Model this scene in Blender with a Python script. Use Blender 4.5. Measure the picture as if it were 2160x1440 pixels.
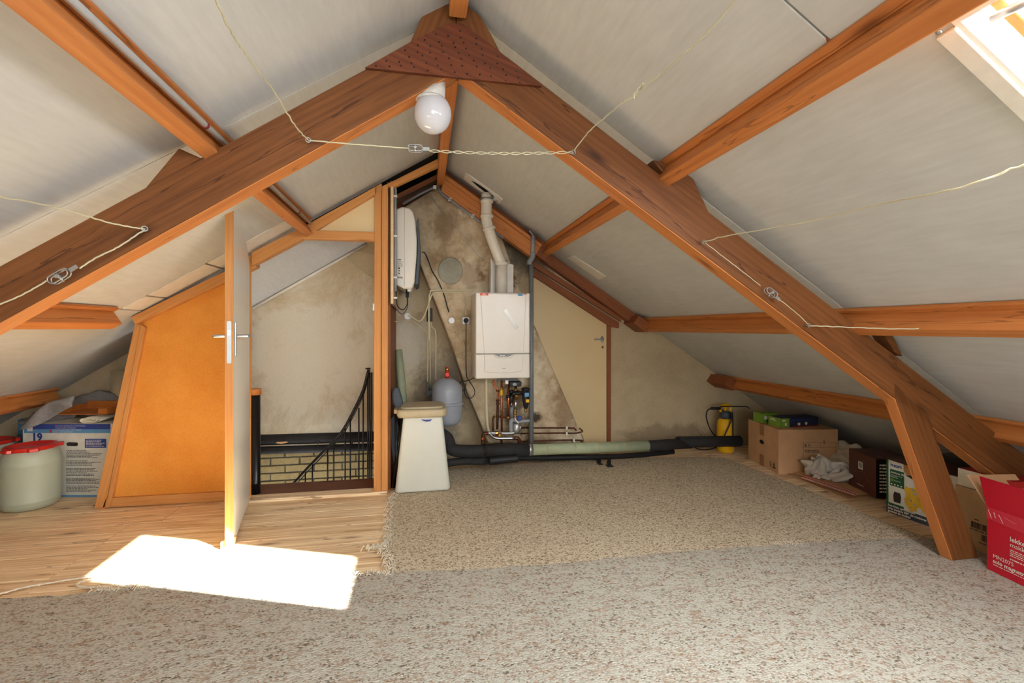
import bpy, math, random
from mathutils import Vector as V, Matrix
for o in list(bpy.data.objects): bpy.data.objects.remove(o)
S = bpy.context.scene
COL = S.collection
# ------------------------------------------------------------------ camera, world, sun, exposure
TH = math.atan(.187); CH = 1.1
cam = bpy.data.objects.new('camera', bpy.data.cameras.new('camera')); COL.objects.link(cam)
cam.location = (0, 0, CH); cam.rotation_euler = (math.pi/2, 0, -TH)
cam.data.sensor_width = 36; cam.data.lens = 1000/2160*36; cam.data.shift_y = -(720-692)/2160
cam.data.clip_start = .02
S.camera = cam
S.view_settings.view_transform = 'Standard'; S.view_settings.look = 'None'
S.view_settings.gamma = 1; S.view_settings.use_curve_mapping = False
S.view_settings.exposure = .1
W = bpy.data.worlds.new('sky'); S.world = W; W.use_nodes = True
W.node_tree.nodes['Background'].inputs[0].default_value = (.82, .91, 1, 1)
W.node_tree.nodes['Background'].inputs[1].default_value = 4.0
def lamp(name, kind, loc, d, energy, color, **k):
    l = bpy.data.lights.new(name, kind); l.energy = energy; l.color = color
    for a, b in k.items(): setattr(l, a, b)
    o = bpy.data.objects.new(name, l); COL.objects.link(o); o.location = loc
    o.rotation_euler = V(d).to_track_quat('-Z', 'Y').to_euler(); return o
lamp('sun', 'SUN', (3, -2, 4), (-1.47, 1.18, -1), 130, (1, .97, .93), angle=.012)
lamp('rear_fill', 'AREA', (.15, -2.45, 1.25), (0, 1, -.08), 48, (.96, .98, 1), shape='RECTANGLE', size=1.5, size_y=1.1)  # unseen area lamp added behind the camera for broad fill
lamp('rear_right_fill', 'AREA', (1.25, -.9, 1.5), (-.75, .45, -.6), 40, (.93, .97, 1), shape='RECTANGLE', size=.5, size_y=.7)  # added lamp under the closed right slope, brightens the open door
lamp('stair_fill', 'AREA', (-.9, 3.75, -.9), (0, .25, 1), 13, (.93, .97, 1), shape='RECTANGLE', size=.6, size_y=.25)  # area lamp added low in the stairwell, its source unseen
sk = lamp('skylight_daylight', 'AREA', (1.45, .575, 1.56), (-.62, .25, -.74), 46, (.93, .97, 1), shape='RECTANGLE', size=.55, size_y=.42)

# ------------------------------------------------------------------ geometry helpers
FW = V((math.sin(TH), math.cos(TH), 0)); RT = V((math.cos(TH), -math.sin(TH), 0))
def ray(u, v): return FW + (u-1080)/1000*RT + V((0, 0, (692-v)/1000))
def at(u, v, y):                       # measured point of the photograph on the plane Y = y
    d = ray(u, v); return V((0, 0, CH)) + d*(y/d.y)
def fl(u, v, z=0):                     # ... on the floor
    d = ray(u, v); return V((0, 0, CH)) + d*((z-CH)/d.z)
RZ = lambda x: 2.45-.66*x              # right roof underside
LZ = lambda x: 2.26+.62*x              # left roof underside
def rr(u, v, dz=0):
    d = ray(u, v); return V((0, 0, CH)) + d*((2.45-dz-CH)/(d.z+.66*d.x))
def rl(u, v, dz=0):
    d = ray(u, v); return V((0, 0, CH)) + d*((2.26-dz-CH)/(d.z-.62*d.x))
cr, sr = math.cos(math.atan(.66)), math.sin(math.atan(.66))
cl, sl = math.cos(math.atan(.62)), math.sin(math.atan(.62))
YG = 4.02
class MB:
    def __init__(s): s.v = []; s.f = []; s.sm = []
    def add(s, vs, fs, sm=False):
        n = len(s.v); s.v += [V(p) for p in vs]
        for f in fs: s.f.append([i+n for i in f]); s.sm.append(sm)
        return s
    def hexa(s, a, b):                 # two quads a (front) and b (back), same winding
        return s.add(list(a)+list(b), [(0,1,2,3),(7,6,5,4),(0,4,5,1),(1,5,6,2),(2,6,7,3),(3,7,4,0)])
    def box(s, x0, x1, y0, y1, z0, z1):
        return s.hexa([(x0,y0,z0),(x1,y0,z0),(x1,y0,z1),(x0,y0,z1)], [(x0,y1,z0),(x1,y1,z0),(x1,y1,z1),(x0,y1,z1)])
    def prism(s, poly, ext):           # polygon of 3-D points extruded by ext
        n = len(poly); a = [V(p) for p in poly]; e = V(ext); b = [p+e for p in a]
        return s.add(a+b, [tuple(range(n)), tuple(range(2*n-1, n-1, -1))]+[(i, i+n, (i+1)%n+n, (i+1)%n) for i in range(n)])
    def sheet(s, rows, sm=True):       # grid of points
        m = len(rows[0]); vs = [p for r in rows for p in r]
        return s.add(vs, [(i*m+j, i*m+j+1, (i+1)*m+j+1, (i+1)*m+j) for i in range(len(rows)-1) for j in range(m-1)], sm)
    def tube(s, pts, r, n=8, cap=True, rs=None):
        pts = [V(p) for p in pts]; rings = []; prev = None
        for i, p in enumerate(pts):
            d = (pts[min(i+1, len(pts)-1)]-pts[max(i-1, 0)]).normalized()
            if prev is None:
                a = d.cross(V((0,0,1)));
                if a.length < .1: a = d.cross(V((1,0,0)))
            else: a = prev-d*prev.dot(d)
            a.normalize(); prev = a; b = d.cross(a); q = rs[i] if rs else r
            rings.append([p+q*(math.cos(t)*a+math.sin(t)*b) for t in [2*math.pi*k/n for k in range(n)]])
        base = len(s.v); s.v += [p for g in rings for p in g]
        for i in range(len(rings)-1):
            for k in range(n):
                s.f.append([base+i*n+k, base+i*n+(k+1)%n, base+(i+1)*n+(k+1)%n, base+(i+1)*n+k]); s.sm.append(True)
        if cap:
            s.f.append([base+k for k in range(n)][::-1]); s.sm.append(False)
            s.f.append([base+(len(rings)-1)*n+k for k in range(n)]); s.sm.append(False)
        return s
    def lathe(s, prof, c, axis=(0,0,1), n=24, sx=1, sy=1, sm=True):
        z = V(axis).normalized(); q = V((0,0,1)).rotation_difference(z); c = V(c)
        rows = [[c+q@V((r*math.cos(t)*sx, r*math.sin(t)*sy, h)) for t in [2*math.pi*k/n for k in range(n)]] for r, h in prof]
        base = len(s.v); s.v += [p for g in rows for p in g]
        for i in range(len(rows)-1):
            for k in range(n):
                s.f.append([base+i*n+k, base+i*n+(k+1)%n, base+(i+1)*n+(k+1)%n, base+(i+1)*n+k]); s.sm.append(sm)
        s.f.append([base+k for k in range(n)][::-1]); s.sm.append(False)
        s.f.append([base+(len(rows)-1)*n+k for k in range(n)]); s.sm.append(False)
        return s
    def rbox(s, x0, x1, y0, y1, z0, z1, r=.02, k=4, t=(1,1,0,0)):   # box with rounded vertical corners; t = top scale and offset
        def ring(z, sx=1, sy=1, ins=0):
            cx, cy = (x0+x1)/2, (y0+y1)/2; hx, hy = (x1-x0)/2-ins, (y1-y0)/2-ins; R = max(r-ins, .001); out = []
            for q, (a, b) in enumerate(((1,1),(-1,1),(-1,-1),(1,-1))):
                for j in range(k+1):
                    g = math.pi/2*(q+j/k)
                    out.append(V((cx+sx*(a*(hx-R)+R*math.cos(g)), cy+sy*(b*(hy-R)+R*math.sin(g)), z)))
            return out
        e = min(r*.5, (z1-z0)*.3)
        rows = [ring(z0, ins=e*.6), ring(z0+e*.5, ins=e*.1), ring(z0+e), ring(z1-e, t[0], t[1]), ring(z1-e*.4, t[0], t[1], e*.15), ring(z1, t[0], t[1], e*.7)]
        m = len(rows[0]); base = len(s.v); s.v += [p for g in rows for p in g]
        for i in range(len(rows)-1):
            for j in range(m):
                s.f.append([base+i*m+j, base+i*m+(j+1)%m, base+(i+1)*m+(j+1)%m, base+(i+1)*m+j]); s.sm.append(True)
        s.f.append([base+j for j in range(m)][::-1]); s.sm.append(False)
        s.f.append([base+(len(rows)-1)*m+j for j in range(m)]); s.sm.append(False)
        return s
    def build(s, name, mat, parent=None, bev=0, mw=None, label=None):
        # mw: local frame of the object (its vertices are given in world space)
        M = mw if mw is not None else Matrix.Translation(WP[parent.name] if parent else V((0,0,0)))
        Mi = M.inverted()
        me = bpy.data.meshes.new(name); me.from_pydata([tuple(Mi@p) for p in s.v], [], s.f); me.update()
        for p, q in zip(me.polygons, s.sm): p.use_smooth = q
        o = bpy.data.objects.new(name, me); COL.objects.link(o); me.materials.append(mat)
        WP[o.name] = M.translation.copy(); WM[o.name] = M
        if parent: o.parent = parent; o.matrix_local = WM[parent.name].inverted()@M
        else: o.matrix_world = M
        if bev:
            b = o.modifiers.new('bevel', 'BEVEL'); b.width = bev; b.segments = 2; b.limit_method = 'ANGLE'; b.angle_limit = .6
        if label: o['label'] = label
        return o
WP = {}; WM = {}
def tag(o, label=None, cat=None, group=None, kind=None):
    for k, v in (('label', label), ('category', cat), ('group', group), ('kind', kind)):
        if v: o[k] = v
    return o
def thing(name, loc, label, cat, group=None):
    o = bpy.data.objects.new(name, None); COL.objects.link(o); o.location = loc; o.empty_display_size = .1
    WP[o.name] = V(loc); WM[o.name] = Matrix.Translation(V(loc)); return tag(o, label, cat, group)
def struct(name, mb, mat, **k): return tag(mb.build(name, mat, **k), kind='structure')
def frame(o, x, y=None, z=None):       # local frame with X along the grain
    x = V(x).normalized(); z = V(z) if z is not None else V((0,0,1))
    if abs(x.dot(z.normalized())) > .98: z = V((0,0,1)) if abs(x.z) < .9 else V((0,1,0))
    y = z.cross(x).normalized(); z = x.cross(y)
    m = Matrix((x, y, z)).transposed().to_4x4(); m.translation = V(o); return m
def beam(name, mat, p0, p1, w, h, up=(0,0,1), parent=None, bev=.003, ext=None):
    # bar from p0 to p1, w wide (across up), h high (along up), centred on the line
    p0, p1 = V(p0), V(p1); x = (p1-p0).normalized(); M = frame(p0, x, z=up)
    y = M.col[1].to_3d(); z = M.col[2].to_3d()
    c = [(-w/2,-h/2),(w/2,-h/2),(w/2,h/2),(-w/2,h/2)]
    m = MB().hexa([p0+a*y+b*z for a, b in c], [p1+a*y+b*z for a, b in c])
    return m.build(name, mat, parent, bev, M)
def pboard(name, mat, poly, ext, grain, parent=None, bev=.002):
    M = frame(poly[0], grain, z=V(ext)); return MB().prism(poly, ext).build(name, mat, parent, bev, M)
def text(s, size, org, xd, yd, mat, parent, name='lettering', bold=0, align='LEFT'):
    c = bpy.data.curves.new('t', 'FONT'); c.body = s; c.size = size; c.offset = bold; c.align_x = align; c.resolution_u = 2
    t = bpy.data.objects.new('t', c); COL.objects.link(t)
    dg = bpy.context.evaluated_depsgraph_get(); me = bpy.data.meshes.new_from_object(t.evaluated_get(dg))
    bpy.data.objects.remove(t); bpy.data.curves.remove(c)
    x = V(xd).normalized(); y = V(yd); y = (y-x*y.dot(x)).normalized(); z = x.cross(y)
    M = Matrix((x, y, z)).transposed().to_4x4(); M.translation = V(org)
    me.materials.clear(); me.materials.append(mat)
    o = bpy.data.objects.new(name, me); COL.objects.link(o); WP[o.name] = V(org); WM[o.name] = M
    o.parent = parent; o.matrix_local = WM[parent.name].inverted()@M; return o
class Face:                             # a flat printed face: origin, x dir, y dir
    def __init__(s, o, xd, yd, parent, off=.0008):
        s.x = V(xd).normalized(); s.y = V(yd).normalized(); s.n = s.x.cross(s.y); s.o = V(o)+s.n*off; s.p = parent; s.k = 0
    def pt(s, a, b, l=0): return s.o+s.x*a+s.y*b+s.n*l
    def rect(s, a0, a1, b0, b1, mat, name='print', l=None):
        s.k += 1; l = .0003*s.k if l is None else l
        return MB().prism([s.pt(a0,b0,l), s.pt(a1,b0,l), s.pt(a1,b1,l), s.pt(a0,b1,l)], s.n*-.0002).build(name, mat, s.p)
    def poly(s, pts, mat, name='print', l=None):
        s.k += 1; l = .0003*s.k if l is None else l
        return MB().prism([s.pt(a,b,l) for a, b in pts], s.n*-.0002).build(name, mat, s.p)
    def text(s, t, size, a, b, mat, bold=0, align='LEFT'):
        s.k += 1; return text(t, size, s.pt(a, b, .0003*s.k), s.x, s.y, mat, s.p, bold=bold, align=align)
    def lines(s, a0, a1, b0, b1, n, h, mat, name='small_print', seed=1):   # rows of print too small to read
        R = random.Random(seed); s.k += 1; m = MB(); l = .0003*s.k
        for i in range(n):
            b = b1-(i+.5)*(b1-b0)/n; a = a0; end = a0+(a1-a0)*R.uniform(.55, 1)
            while a < end:
                w = min(R.uniform(.004, .02), end-a)
                m.prism([s.pt(a,b-h/2,l), s.pt(a+w,b-h/2,l), s.pt(a+w,b+h/2,l), s.pt(a,b+h/2,l)], s.n*-.0001); a += w+.003
        return m.build(name, mat, s.p)
def smooth(pts, k=6):                   # Catmull-Rom
    pts = [V(p) for p in pts]; P = [pts[0]*2-pts[1]]+pts+[pts[-1]*2-pts[-2]]; out = []
    for i in range(1, len(P)-2):
        for j in range(k):
            t = j/k; a, b, c, d = P[i-1:i+3]
            out.append(.5*((2*b)+(c-a)*t+(2*a-5*b+4*c-d)*t*t+(3*b-a-3*c+d)*t**3))
    return out+[pts[-1]]
def children(o): return [c for c in o.children]
def copy_tree(o, loc=None, label=None, parent=None):
    c = o.copy(); COL.objects.link(c)
    if parent: c.parent = parent; c.matrix_parent_inverse = o.matrix_parent_inverse.copy()
    if loc is not None: c.location = loc
    if label: c['label'] = label
    for ch in list(o.children): copy_tree(ch, parent=c)
    return c
# ------------------------------------------------------------------ materials
def lin(c):
    return tuple((x/12.92 if x <= .04045 else ((x+.055)/1.055)**2.4) for x in [q/255 for q in c])+(1,)
class NT:
    def __init__(s, name, rough=.6, spec=.3):
        s.m = bpy.data.materials.new(name); s.m.use_nodes = True; s.t = s.m.node_tree; s.b = s.t.nodes['Principled BSDF']
        s.b.inputs['Roughness'].default_value = rough; s.b.inputs['Specular IOR Level'].default_value = spec
    def n(s, typ, **k):
        n = s.t.nodes.new('ShaderNode'+typ)
        for a, v in k.items():
            if a.startswith('i_'): n.inputs[a[2:].replace('_', ' ')].default_value = v
            else: setattr(n, a, v)
        return n
    def l(s, a, b): s.t.links.new(a, b)
    def coord(s, scale=(1,1,1), kind='Object', rnd=False):
        if kind == 'World': o = s.n('NewGeometry').outputs['Position']
        else: o = s.n('TexCoord').outputs[kind]
        mp = s.n('Mapping'); mp.inputs['Scale'].default_value = scale; s.l(o, mp.inputs[0])
        if rnd:
            oi = s.n('ObjectInfo'); mu = s.n('MapRange'); mu.inputs[4].default_value = 40; s.l(oi.outputs['Random'], mu.inputs[0])
            cb = s.n('CombineXYZ'); [s.l(mu.outputs[0], cb.inputs[i]) for i in range(3)]; s.l(cb.outputs[0], mp.inputs['Location'])
        return mp.outputs[0]
    def noise(s, co, scale, detail=4, rough=.6, dist=0):
        n = s.n('TexNoise'); n.inputs['Scale'].default_value = scale; n.inputs['Detail'].default_value = detail
        n.inputs['Roughness'].default_value = rough; n.inputs['Distortion'].default_value = dist; s.l(co, n.inputs[0]); return n.outputs[0]
    def ramp(s, fac, stops, interp='LINEAR'):
        r = s.n('ValToRGB'); r.color_ramp.interpolation = interp
        while len(r.color_ramp.elements) < len(stops): r.color_ramp.elements.new(.5)
        for e, (p, c) in zip(r.color_ramp.elements, stops): e.position = p; e.color = lin(c) if max(c) > 1.001 else tuple(c)+(1,)*(4-len(c))
        s.l(fac, r.inputs[0]); return r.outputs[0]
    def mix(s, fac, a, b, typ='MIX'):
        m = s.n('Mix'); m.data_type = 'RGBA'; m.blend_type = typ
        for sock, v in ((m.inputs[0], fac), (m.inputs[6], a), (m.inputs[7], b)):
            if isinstance(v, (int, float)): sock.default_value = v
            elif isinstance(v, tuple): sock.default_value = v
            else: s.l(v, sock)
        return m.outputs[2]
    def math(s, op, a, b=0):
        m = s.n('Math'); m.operation = op
        for sock, v in ((m.inputs[0], a), (m.inputs[1], b)):
            if isinstance(v, (int, float)): sock.default_value = v
            else: s.l(v, sock)
        return m.outputs[0]
    def bump(s, h, strength=.3, dist=.01):
        b = s.n('Bump'); b.inputs['Strength'].default_value = strength; b.inputs['Distance'].default_value = dist
        s.l(h, b.inputs['Height']); s.l(b.outputs[0], s.b.inputs['Normal'])
    def col(s, c):
        if isinstance(c, tuple): s.b.inputs['Base Color'].default_value = c
        else: s.l(c, s.b.inputs['Base Color'])
        return s
def plain(name, c, rough=.5, metal=0, var=.06, spec=.4, sc=25):
    t = NT(name, rough, spec); t.b.inputs['Metallic'].default_value = metal
    n = t.noise(t.coord(), sc, 3); a = lin(c)
    t.col(t.ramp(n, [(.3, tuple(x*(1-var) for x in a[:3])), (.7, tuple(min(1, x*(1+var)) for x in a[:3]))])); return t.m
def wood(name, light, dark, knot=(70,38,20), rough=.55, gs=1.0, contrast=.5, knots=True, crack=0, kg=.72):
    t = NT(name, rough, .25)
    co = t.coord((1.2*gs, 22*gs, 22*gs), rnd=True); n1 = t.noise(co, 3, 6, .65, .6)
    c2 = t.coord((.5*gs, 5*gs, 5*gs), rnd=True); n2 = t.noise(c2, 2.2, 3, .5, 1.5)
    rings = t.n('TexWave', wave_type='BANDS', bands_direction='Y'); rings.inputs['Scale'].default_value = 3.2
    rings.inputs['Distortion'].default_value = 6; rings.inputs['Detail'].default_value = 2; rings.inputs['Detail Scale'].default_value = .6
    t.l(c2, rings.inputs[0])
    f = t.math('ADD', t.math('MULTIPLY', n1, .52), t.math('MULTIPLY', rings.outputs[1], .07)); f = t.math('ADD', f, t.math('MULTIPLY', n2, .42))
    base = t.ramp(f, [(.5-contrast*.36, dark), (.5+contrast*.36, light)])
    if knots:
        vo = t.n('TexVoronoi', feature='F1'); vo.inputs['Scale'].default_value = 1; t.l(t.coord((2.6, 9, 9), rnd=True), vo.inputs[0])
        sep = t.n('SeparateColor'); t.l(vo.outputs['Color'], sep.inputs[0])
        gate = t.math('GREATER_THAN', sep.outputs[0], kg)
        k = t.math('MULTIPLY', t.ramp(vo.outputs['Distance'], [(.05, (1.,1.,1.)), (.14, (.35,.35,.35)), (.22, (0.,0.,0.))]), gate)
        base = t.mix(t.math('MULTIPLY', k, .8), base, lin(knot))
    if crack:
        n3 = t.noise(t.coord((.35, 5, 5), rnd=True), 1.6, 4, .5); k = t.math('LESS_THAN', t.math('ABSOLUTE', t.math('SUBTRACT', n3, .5)), .0035)
        base = t.mix(t.math('MULTIPLY', k, crack), base, lin(knot))
    t.col(base); t.bump(n1, .12, .004); return t.m
M = {}
M['truss'] = wood('truss wood', (134,84,44), (84,47,22), (48,26,15), .5, .8, .62, crack=.6)
M['gusset'] = wood('gusset plywood', (126,70,44), (78,38,24), (60,26,15), .5, .8, .6, False)
M['purlin'] = wood('purlin wood', (214,140,78), (170,98,48), (105,58,32), .5, .8, .7, crack=.5)
M['pine'] = wood('pine frame', (216,156,92), (182,116,60), (120,70,38), .5, .9, .7)
M['redpine'] = wood('old pine', (160,96,60), (118,66,38), (70,36,22), .55, .9, .7)
M['plank'] = wood('floor plank', (255,230,190), (206,164,118), (96,60,38), .42, .9, .36, crack=.6, kg=.4)
M['darkplank'] = wood('stair landing', (140,92,72), (104,64,50), (50,30,22), .35, .7, .6)
M['ply'] = wood('plywood', (226,200,160), (206,176,132), (180,140,100), .6, 1.2, .5, False)
M['tray'] = wood('tray wood', (196,120,58), (160,88,38), (110,60,30), .35, 1.5, .5, False)
def panel_mat():
    t = NT('roof board', .62, .35)
    a = t.noise(t.coord((6, .8, 6), 'World'), 8, 4, .6); b = t.noise(t.coord((1,1,1), 'World'), 2.2, 3)
    f = t.math('ADD', t.math('MULTIPLY', a, .5), t.math('MULTIPLY', b, .5))
    t.col(t.ramp(f, [(.35, (188,188,184)), (.65, (202,202,199))])); t.bump(a, .12, .004); return t.m
M['panel'] = panel_mat()
M['white'] = plain('white lacquer', (226,222,212), .4)
M['felt'] = plain('roofing felt', (24,23,22), .9)
M['darkwall'] = plain('dark void boards', (52,46,42), .9)
def hardboard():
    t = NT('orange hardboard', .7, .2)
    a = t.noise(t.coord((1,1,1), 'World'), 160, 3, .7); b = t.noise(t.coord((1,1,1), 'World'), 3, 4)
    f = t.math('ADD', t.math('MULTIPLY', a, .5), t.math('MULTIPLY', b, .5))
    t.col(t.ramp(f, [(.38, (208,130,48)), (.62, (228,156,70))])); return t.m
M['hardboard'] = hardboard()
M['cream'] = plain('cream door paint', (222,196,148), .35, var=.02, sc=4)
M['doorwhite'] = plain('ivory door paint', (240,238,228), .28, var=.02, sc=4)
def plaster(name, base, light, dark, blobs=(), amount=.5, bumps=.3):
    t = NT(name, .85, .15); co = t.coord((1,1,1), 'World')
    n1 = t.noise(co, 2.0, 6, .65, .4); n2 = t.noise(co, 9, 6, .7, .2); n3 = t.noise(co, 60, 3, .6)
    f = t.math('ADD', t.math('MULTIPLY', n1, .6), t.math('MULTIPLY', n2, .4))
    c = t.ramp(f, [(.36, dark), (.5, base), (.64, light)])
    for (x, y, z, r, colr, amt, sc) in blobs:           # stains, each where it is on the wall, and one painted shadow
        g = t.n('NewGeometry'); d = t.n('VectorMath', operation='SUBTRACT'); t.l(g.outputs['Position'], d.inputs[0]); d.inputs[1].default_value = (x, y, z)
        q = t.n('VectorMath', operation='MULTIPLY'); t.l(d.outputs[0], q.inputs[0]); q.inputs[1].default_value = (1/r[0], 0, 1/r[1])
        ln = t.n('VectorMath', operation='LENGTH'); t.l(q.outputs[0], ln.inputs[0])
        w = t.math('ADD', ln.outputs['Value'], t.math('MULTIPLY', t.math('SUBTRACT', t.noise(co, sc, 6, .75, .5), .5), 2.4))
        m = t.ramp(w, [(.55, (1.,1.,1.)), (1.0, (0.,0.,0.))])
        c = t.mix(t.math('MULTIPLY', m, amt), c, lin(colr))
    t.col(t.mix(.12, c, n3, 'OVERLAY')); t.bump(t.math('ADD', n2, t.math('MULTIPLY', n3, .4)), bumps, .012); return t.m
M['carpet_far'] = None
def carpet(name, light, mid, dark, fleck, vs=150, amt=.55, fl0=.56, big_s=26, k=.3):
    t = NT(name, .95, .1); co = t.coord((1,1,1), 'World')
    vo = t.n('TexVoronoi', feature='F1'); vo.inputs['Scale'].default_value = vs; t.l(t.coord((.75,1,1), 'World'), vo.inputs[0])
    sep = t.n('SeparateColor'); t.l(vo.outputs['Color'], sep.inputs[0])
    big = t.noise(t.coord((.45, 1.3, 1), 'World'), big_s, 4, .75, .3)
    f = t.math('ADD', t.math('MULTIPLY', sep.outputs[0], .38), t.math('MULTIPLY', big, .62))
    c = t.ramp(f, [(k-.05, dark), (k+.03, mid), (k+.14, light), (1, light)])
    f2 = t.math('ADD', t.math('MULTIPLY', sep.outputs[1], .3), t.math('MULTIPLY', t.noise(t.coord((.5, 1.4, 1), 'World'), 40, 3, .7), .7))
    c = t.mix(t.math('MULTIPLY', t.ramp(f2, [(fl0, (0.,0.,0.)), (fl0+.1, (1.,1.,1.))]), amt), c, lin(fleck))
    soft = t.noise(co, 1.6, 3); c = t.mix(.25, c, t.ramp(soft, [(.3, (.42,.42,.42)), (.7, (.58,.58,.58))]), 'OVERLAY')
    t.col(c)
    h = t.math('ADD', t.math('MULTIPLY', t.math('SUBTRACT', 1, t.math('MULTIPLY', vo.outputs['Distance'], 1.4)), .8), t.math('MULTIPLY', big, .6))
    t.bump(h, .55, .004); return t.m
M['carpet_near'] = carpet('light loop carpet', (186,182,169), (164,155,139), (112,101,88), (150,110,82), 170, .6, .55, 34, .33)
M['carpet_far'] = carpet('beige loop carpet', (214,200,174), (184,166,138), (124,106,84), (160,126,92), 210, .4, .56, 90, .38)
M['yarn'] = plain('carpet yarn', (226,214,192), .95)
M['chrome'] = plain('brushed steel', (200,202,205), .28, 1)
M['steel'] = plain('galvanised steel', (170,172,172), .42, .9)
M['wire'] = plain('plastic coated wire', (196,190,160), .45)
M['copper'] = plain('copper pipe', (196,112,76), .3, 1, .15)
M['oldcopper'] = plain('tarnished copper', (96,58,42), .5, .8, .25)
M['brass'] = plain('brass fitting', (190,150,84), .32, 1, .12)
M['black'] = plain('black rubber', (24,24,25), .55)
M['blackmetal'] = plain('black painted metal', (22,21,22), .3)
M['foam'] = plain('black pipe foam', (40,38,38), .8, var=.2)
M['greenpipe'] = plain('pale green foam tube', (164,172,140), .6, var=.08)
M['pvc'] = plain('grey pvc pipe', (140,142,146), .4)
M['pvcdark'] = plain('dark grey pvc pipe', (122,124,126), .4)
M['whitepvc'] = plain('white pvc pipe', (222,214,200), .35)
M['conduit'] = plain('light grey conduit', (196,200,202), .4)
M['creampipe'] = plain('painted cream pipe', (196,184,152), .5)
M['boiler'] = plain('boiler white enamel', (216,209,198), .3, var=.015)
M['porcelain'] = plain('white porcelain', (206,202,196), .25)
def opal():
    t = NT('opal glass', .08, .6); t.col(lin((205,205,210))); t.b.inputs['Subsurface Weight'].default_value = .15
    t.b.inputs['Subsurface Radius'].default_value = (.02,.02,.02); return t.m
M['opal'] = opal()
M['tank'] = plain('grey enamel tank', (148,152,160), .3)
M['red'] = plain('red plastic', (206,42,30), .3)
M['darkred'] = plain('dark red clip', (120,40,36), .5)
M['binwhite'] = plain('white plastic bin', (206,206,194), .35, var=.03, sc=5)
M['binlid'] = plain('beige plastic lid', (184,168,136), .45)
M['drum'] = plain('grey green plastic drum', (176,180,158), .38, var=.03, sc=5)
M['slate'] = plain('slate blue vinyl', (66,74,84), .55)
M['greyfabric'] = plain('grey fabric', (132,128,126), .9, var=.14, sc=60)
M['paper'] = plain('paper', (220,210,186), .8)
M['card'] = plain('brown cardboard', (200,156,114), .8, var=.07, sc=9)
M['cardlight'] = plain('light cardboard', (186,150,108), .8, var=.07, sc=9)
M['cardedge'] = plain('cardboard edge', (140,104,72), .85)
M['tape'] = plain('parcel tape', (158,112,76), .3)
M['ink'] = plain('dark print', (52,42,36), .7)
M['printwhite'] = plain('white print', (232,226,214), .6)
M['printblue'] = plain('blue print', (52,70,140), .6)
M['printsky'] = plain('light blue print', (92,146,186), .6)
M['printred'] = plain('red print', (190,44,40), .6)
M['boxwhite'] = plain('white printed board', (222,218,204), .6)
M['browncarton'] = plain('dark brown carton', (84,46,34), .45)
M['greencarton'] = plain('green carton', (116,150,50), .5)
M['darkgreen'] = plain('dark green print', (30,84,48), .5)
M['blueblack'] = plain('night blue carton', (40,44,74), .5)
M['redbox'] = plain('crimson carton', (196,26,48), .4, var=.03)
M['redtape'] = plain('tape over red carton', (206,52,70), .15)
M['fries'] = plain('yellow print', (224,178,50), .5, var=.15)
M['peanut'] = plain('nut print', (178,124,70), .6, var=.35, sc=200)
M['yellow'] = plain('yellow plastic', (230,176,20), .35)
M['orange'] = plain('orange print', (216,80,40), .5)
M['grout'] = plain('grey mortar', (92,88,80), .95)
M['brick'] = plain('yellow brick', (150,130,88), .85, var=.14, sc=40)
def glassy(name, c, tr):
    m = bpy.data.materials.new(name); m.use_nodes = True; t = m.node_tree; t.nodes.clear()
    o = t.nodes.new('ShaderNodeOutputMaterial'); mx = t.nodes.new('ShaderNodeMixShader'); a = t.nodes.new('ShaderNodeBsdfTransparent'); b = t.nodes.new('ShaderNodeBsdfPrincipled')
    a.inputs[0].default_value = (.96,.98,.98,1); b.inputs['Base Color'].default_value = lin(c); b.inputs['Roughness'].default_value = .2
    mx.inputs[0].default_value = tr; t.links.new(a.outputs[0], mx.inputs[1]); t.links.new(b.outputs[0], mx.inputs[2]); t.links.new(mx.outputs[0], o.inputs[0]); return m
M['glass'] = glassy('window glass', (200,220,225), .08)
M['film'] = glassy('clear plastic film', (226,218,204), .7)
M['boiltape2'] = glassy('clear carton tape', (236,200,200), .12)
M['boiltape'] = glassy('clear tape', (240,236,228), .5)
# ------------------------------------------------------------------ roof
R = random.Random(7)
gap = .003
def slab(zf, side, x0, x1, y0, y1, d0=0, d1=.03):      # piece of roof lining between x0..x1, y0..y1, from depth d0 to d1 above the underside
    n = V((sr, 0, cr)) if side > 0 else V((-sl, 0, cl))
    a = [V((x, y, zf(x)))+n*d0 for x, y in ((x0,y0),(x1,y0),(x1,y1),(x0,y1))]
    return MB().prism(a, n*(d1-d0))
HX0, HX1, HY0, HY1 = 1.075, 1.72, .25, .80               # skylight opening
back = MB()
for zf, sd, x0, x1, y0, y1 in ((RZ,1,.10,HX0,-2.7,4.2),(RZ,1,HX1,3.9,-2.7,4.2),(RZ,1,HX0,HX1,-2.7,HY0),(RZ,1,HX0,HX1,HY1,4.2),(LZ,-1,-3.9,.2,-2.7,4.2)):
    s = slab(zf, sd, x0, x1, y0, y1, .034, .08); back.add(s.v, s.f)
ceil = struct('ceiling', back, M['felt'])
def board(zf, sd, x0, x1, y0, y1, name='roof_board', mat='panel'):
    n = R.uniform(-.0015, .0015)
    return slab(zf, sd, x0+gap, x1-gap, y0+gap, y1-gap, n+.0015, .032).build(name, M[mat], ceil, .0015)
for x0, x1, ys in ((.148,.99,(-2.7,1.0,1.87,4.02)), (1.93,2.72,(-2.7,.2,1.87,4.02)), (2.72,3.85,(-2.7,.2,1.87,4.02)), (.99,1.93,(.8,1.87,4.02)), (.99,1.93,(-2.7,HY0))):
    for a, b in zip(ys, ys[1:]): board(RZ, 1, x0, x1, a, b)
board(RZ, 1, .99, HX0, HY0, HY1); board(RZ, 1, HX1, 1.93, HY0, HY1)
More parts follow.
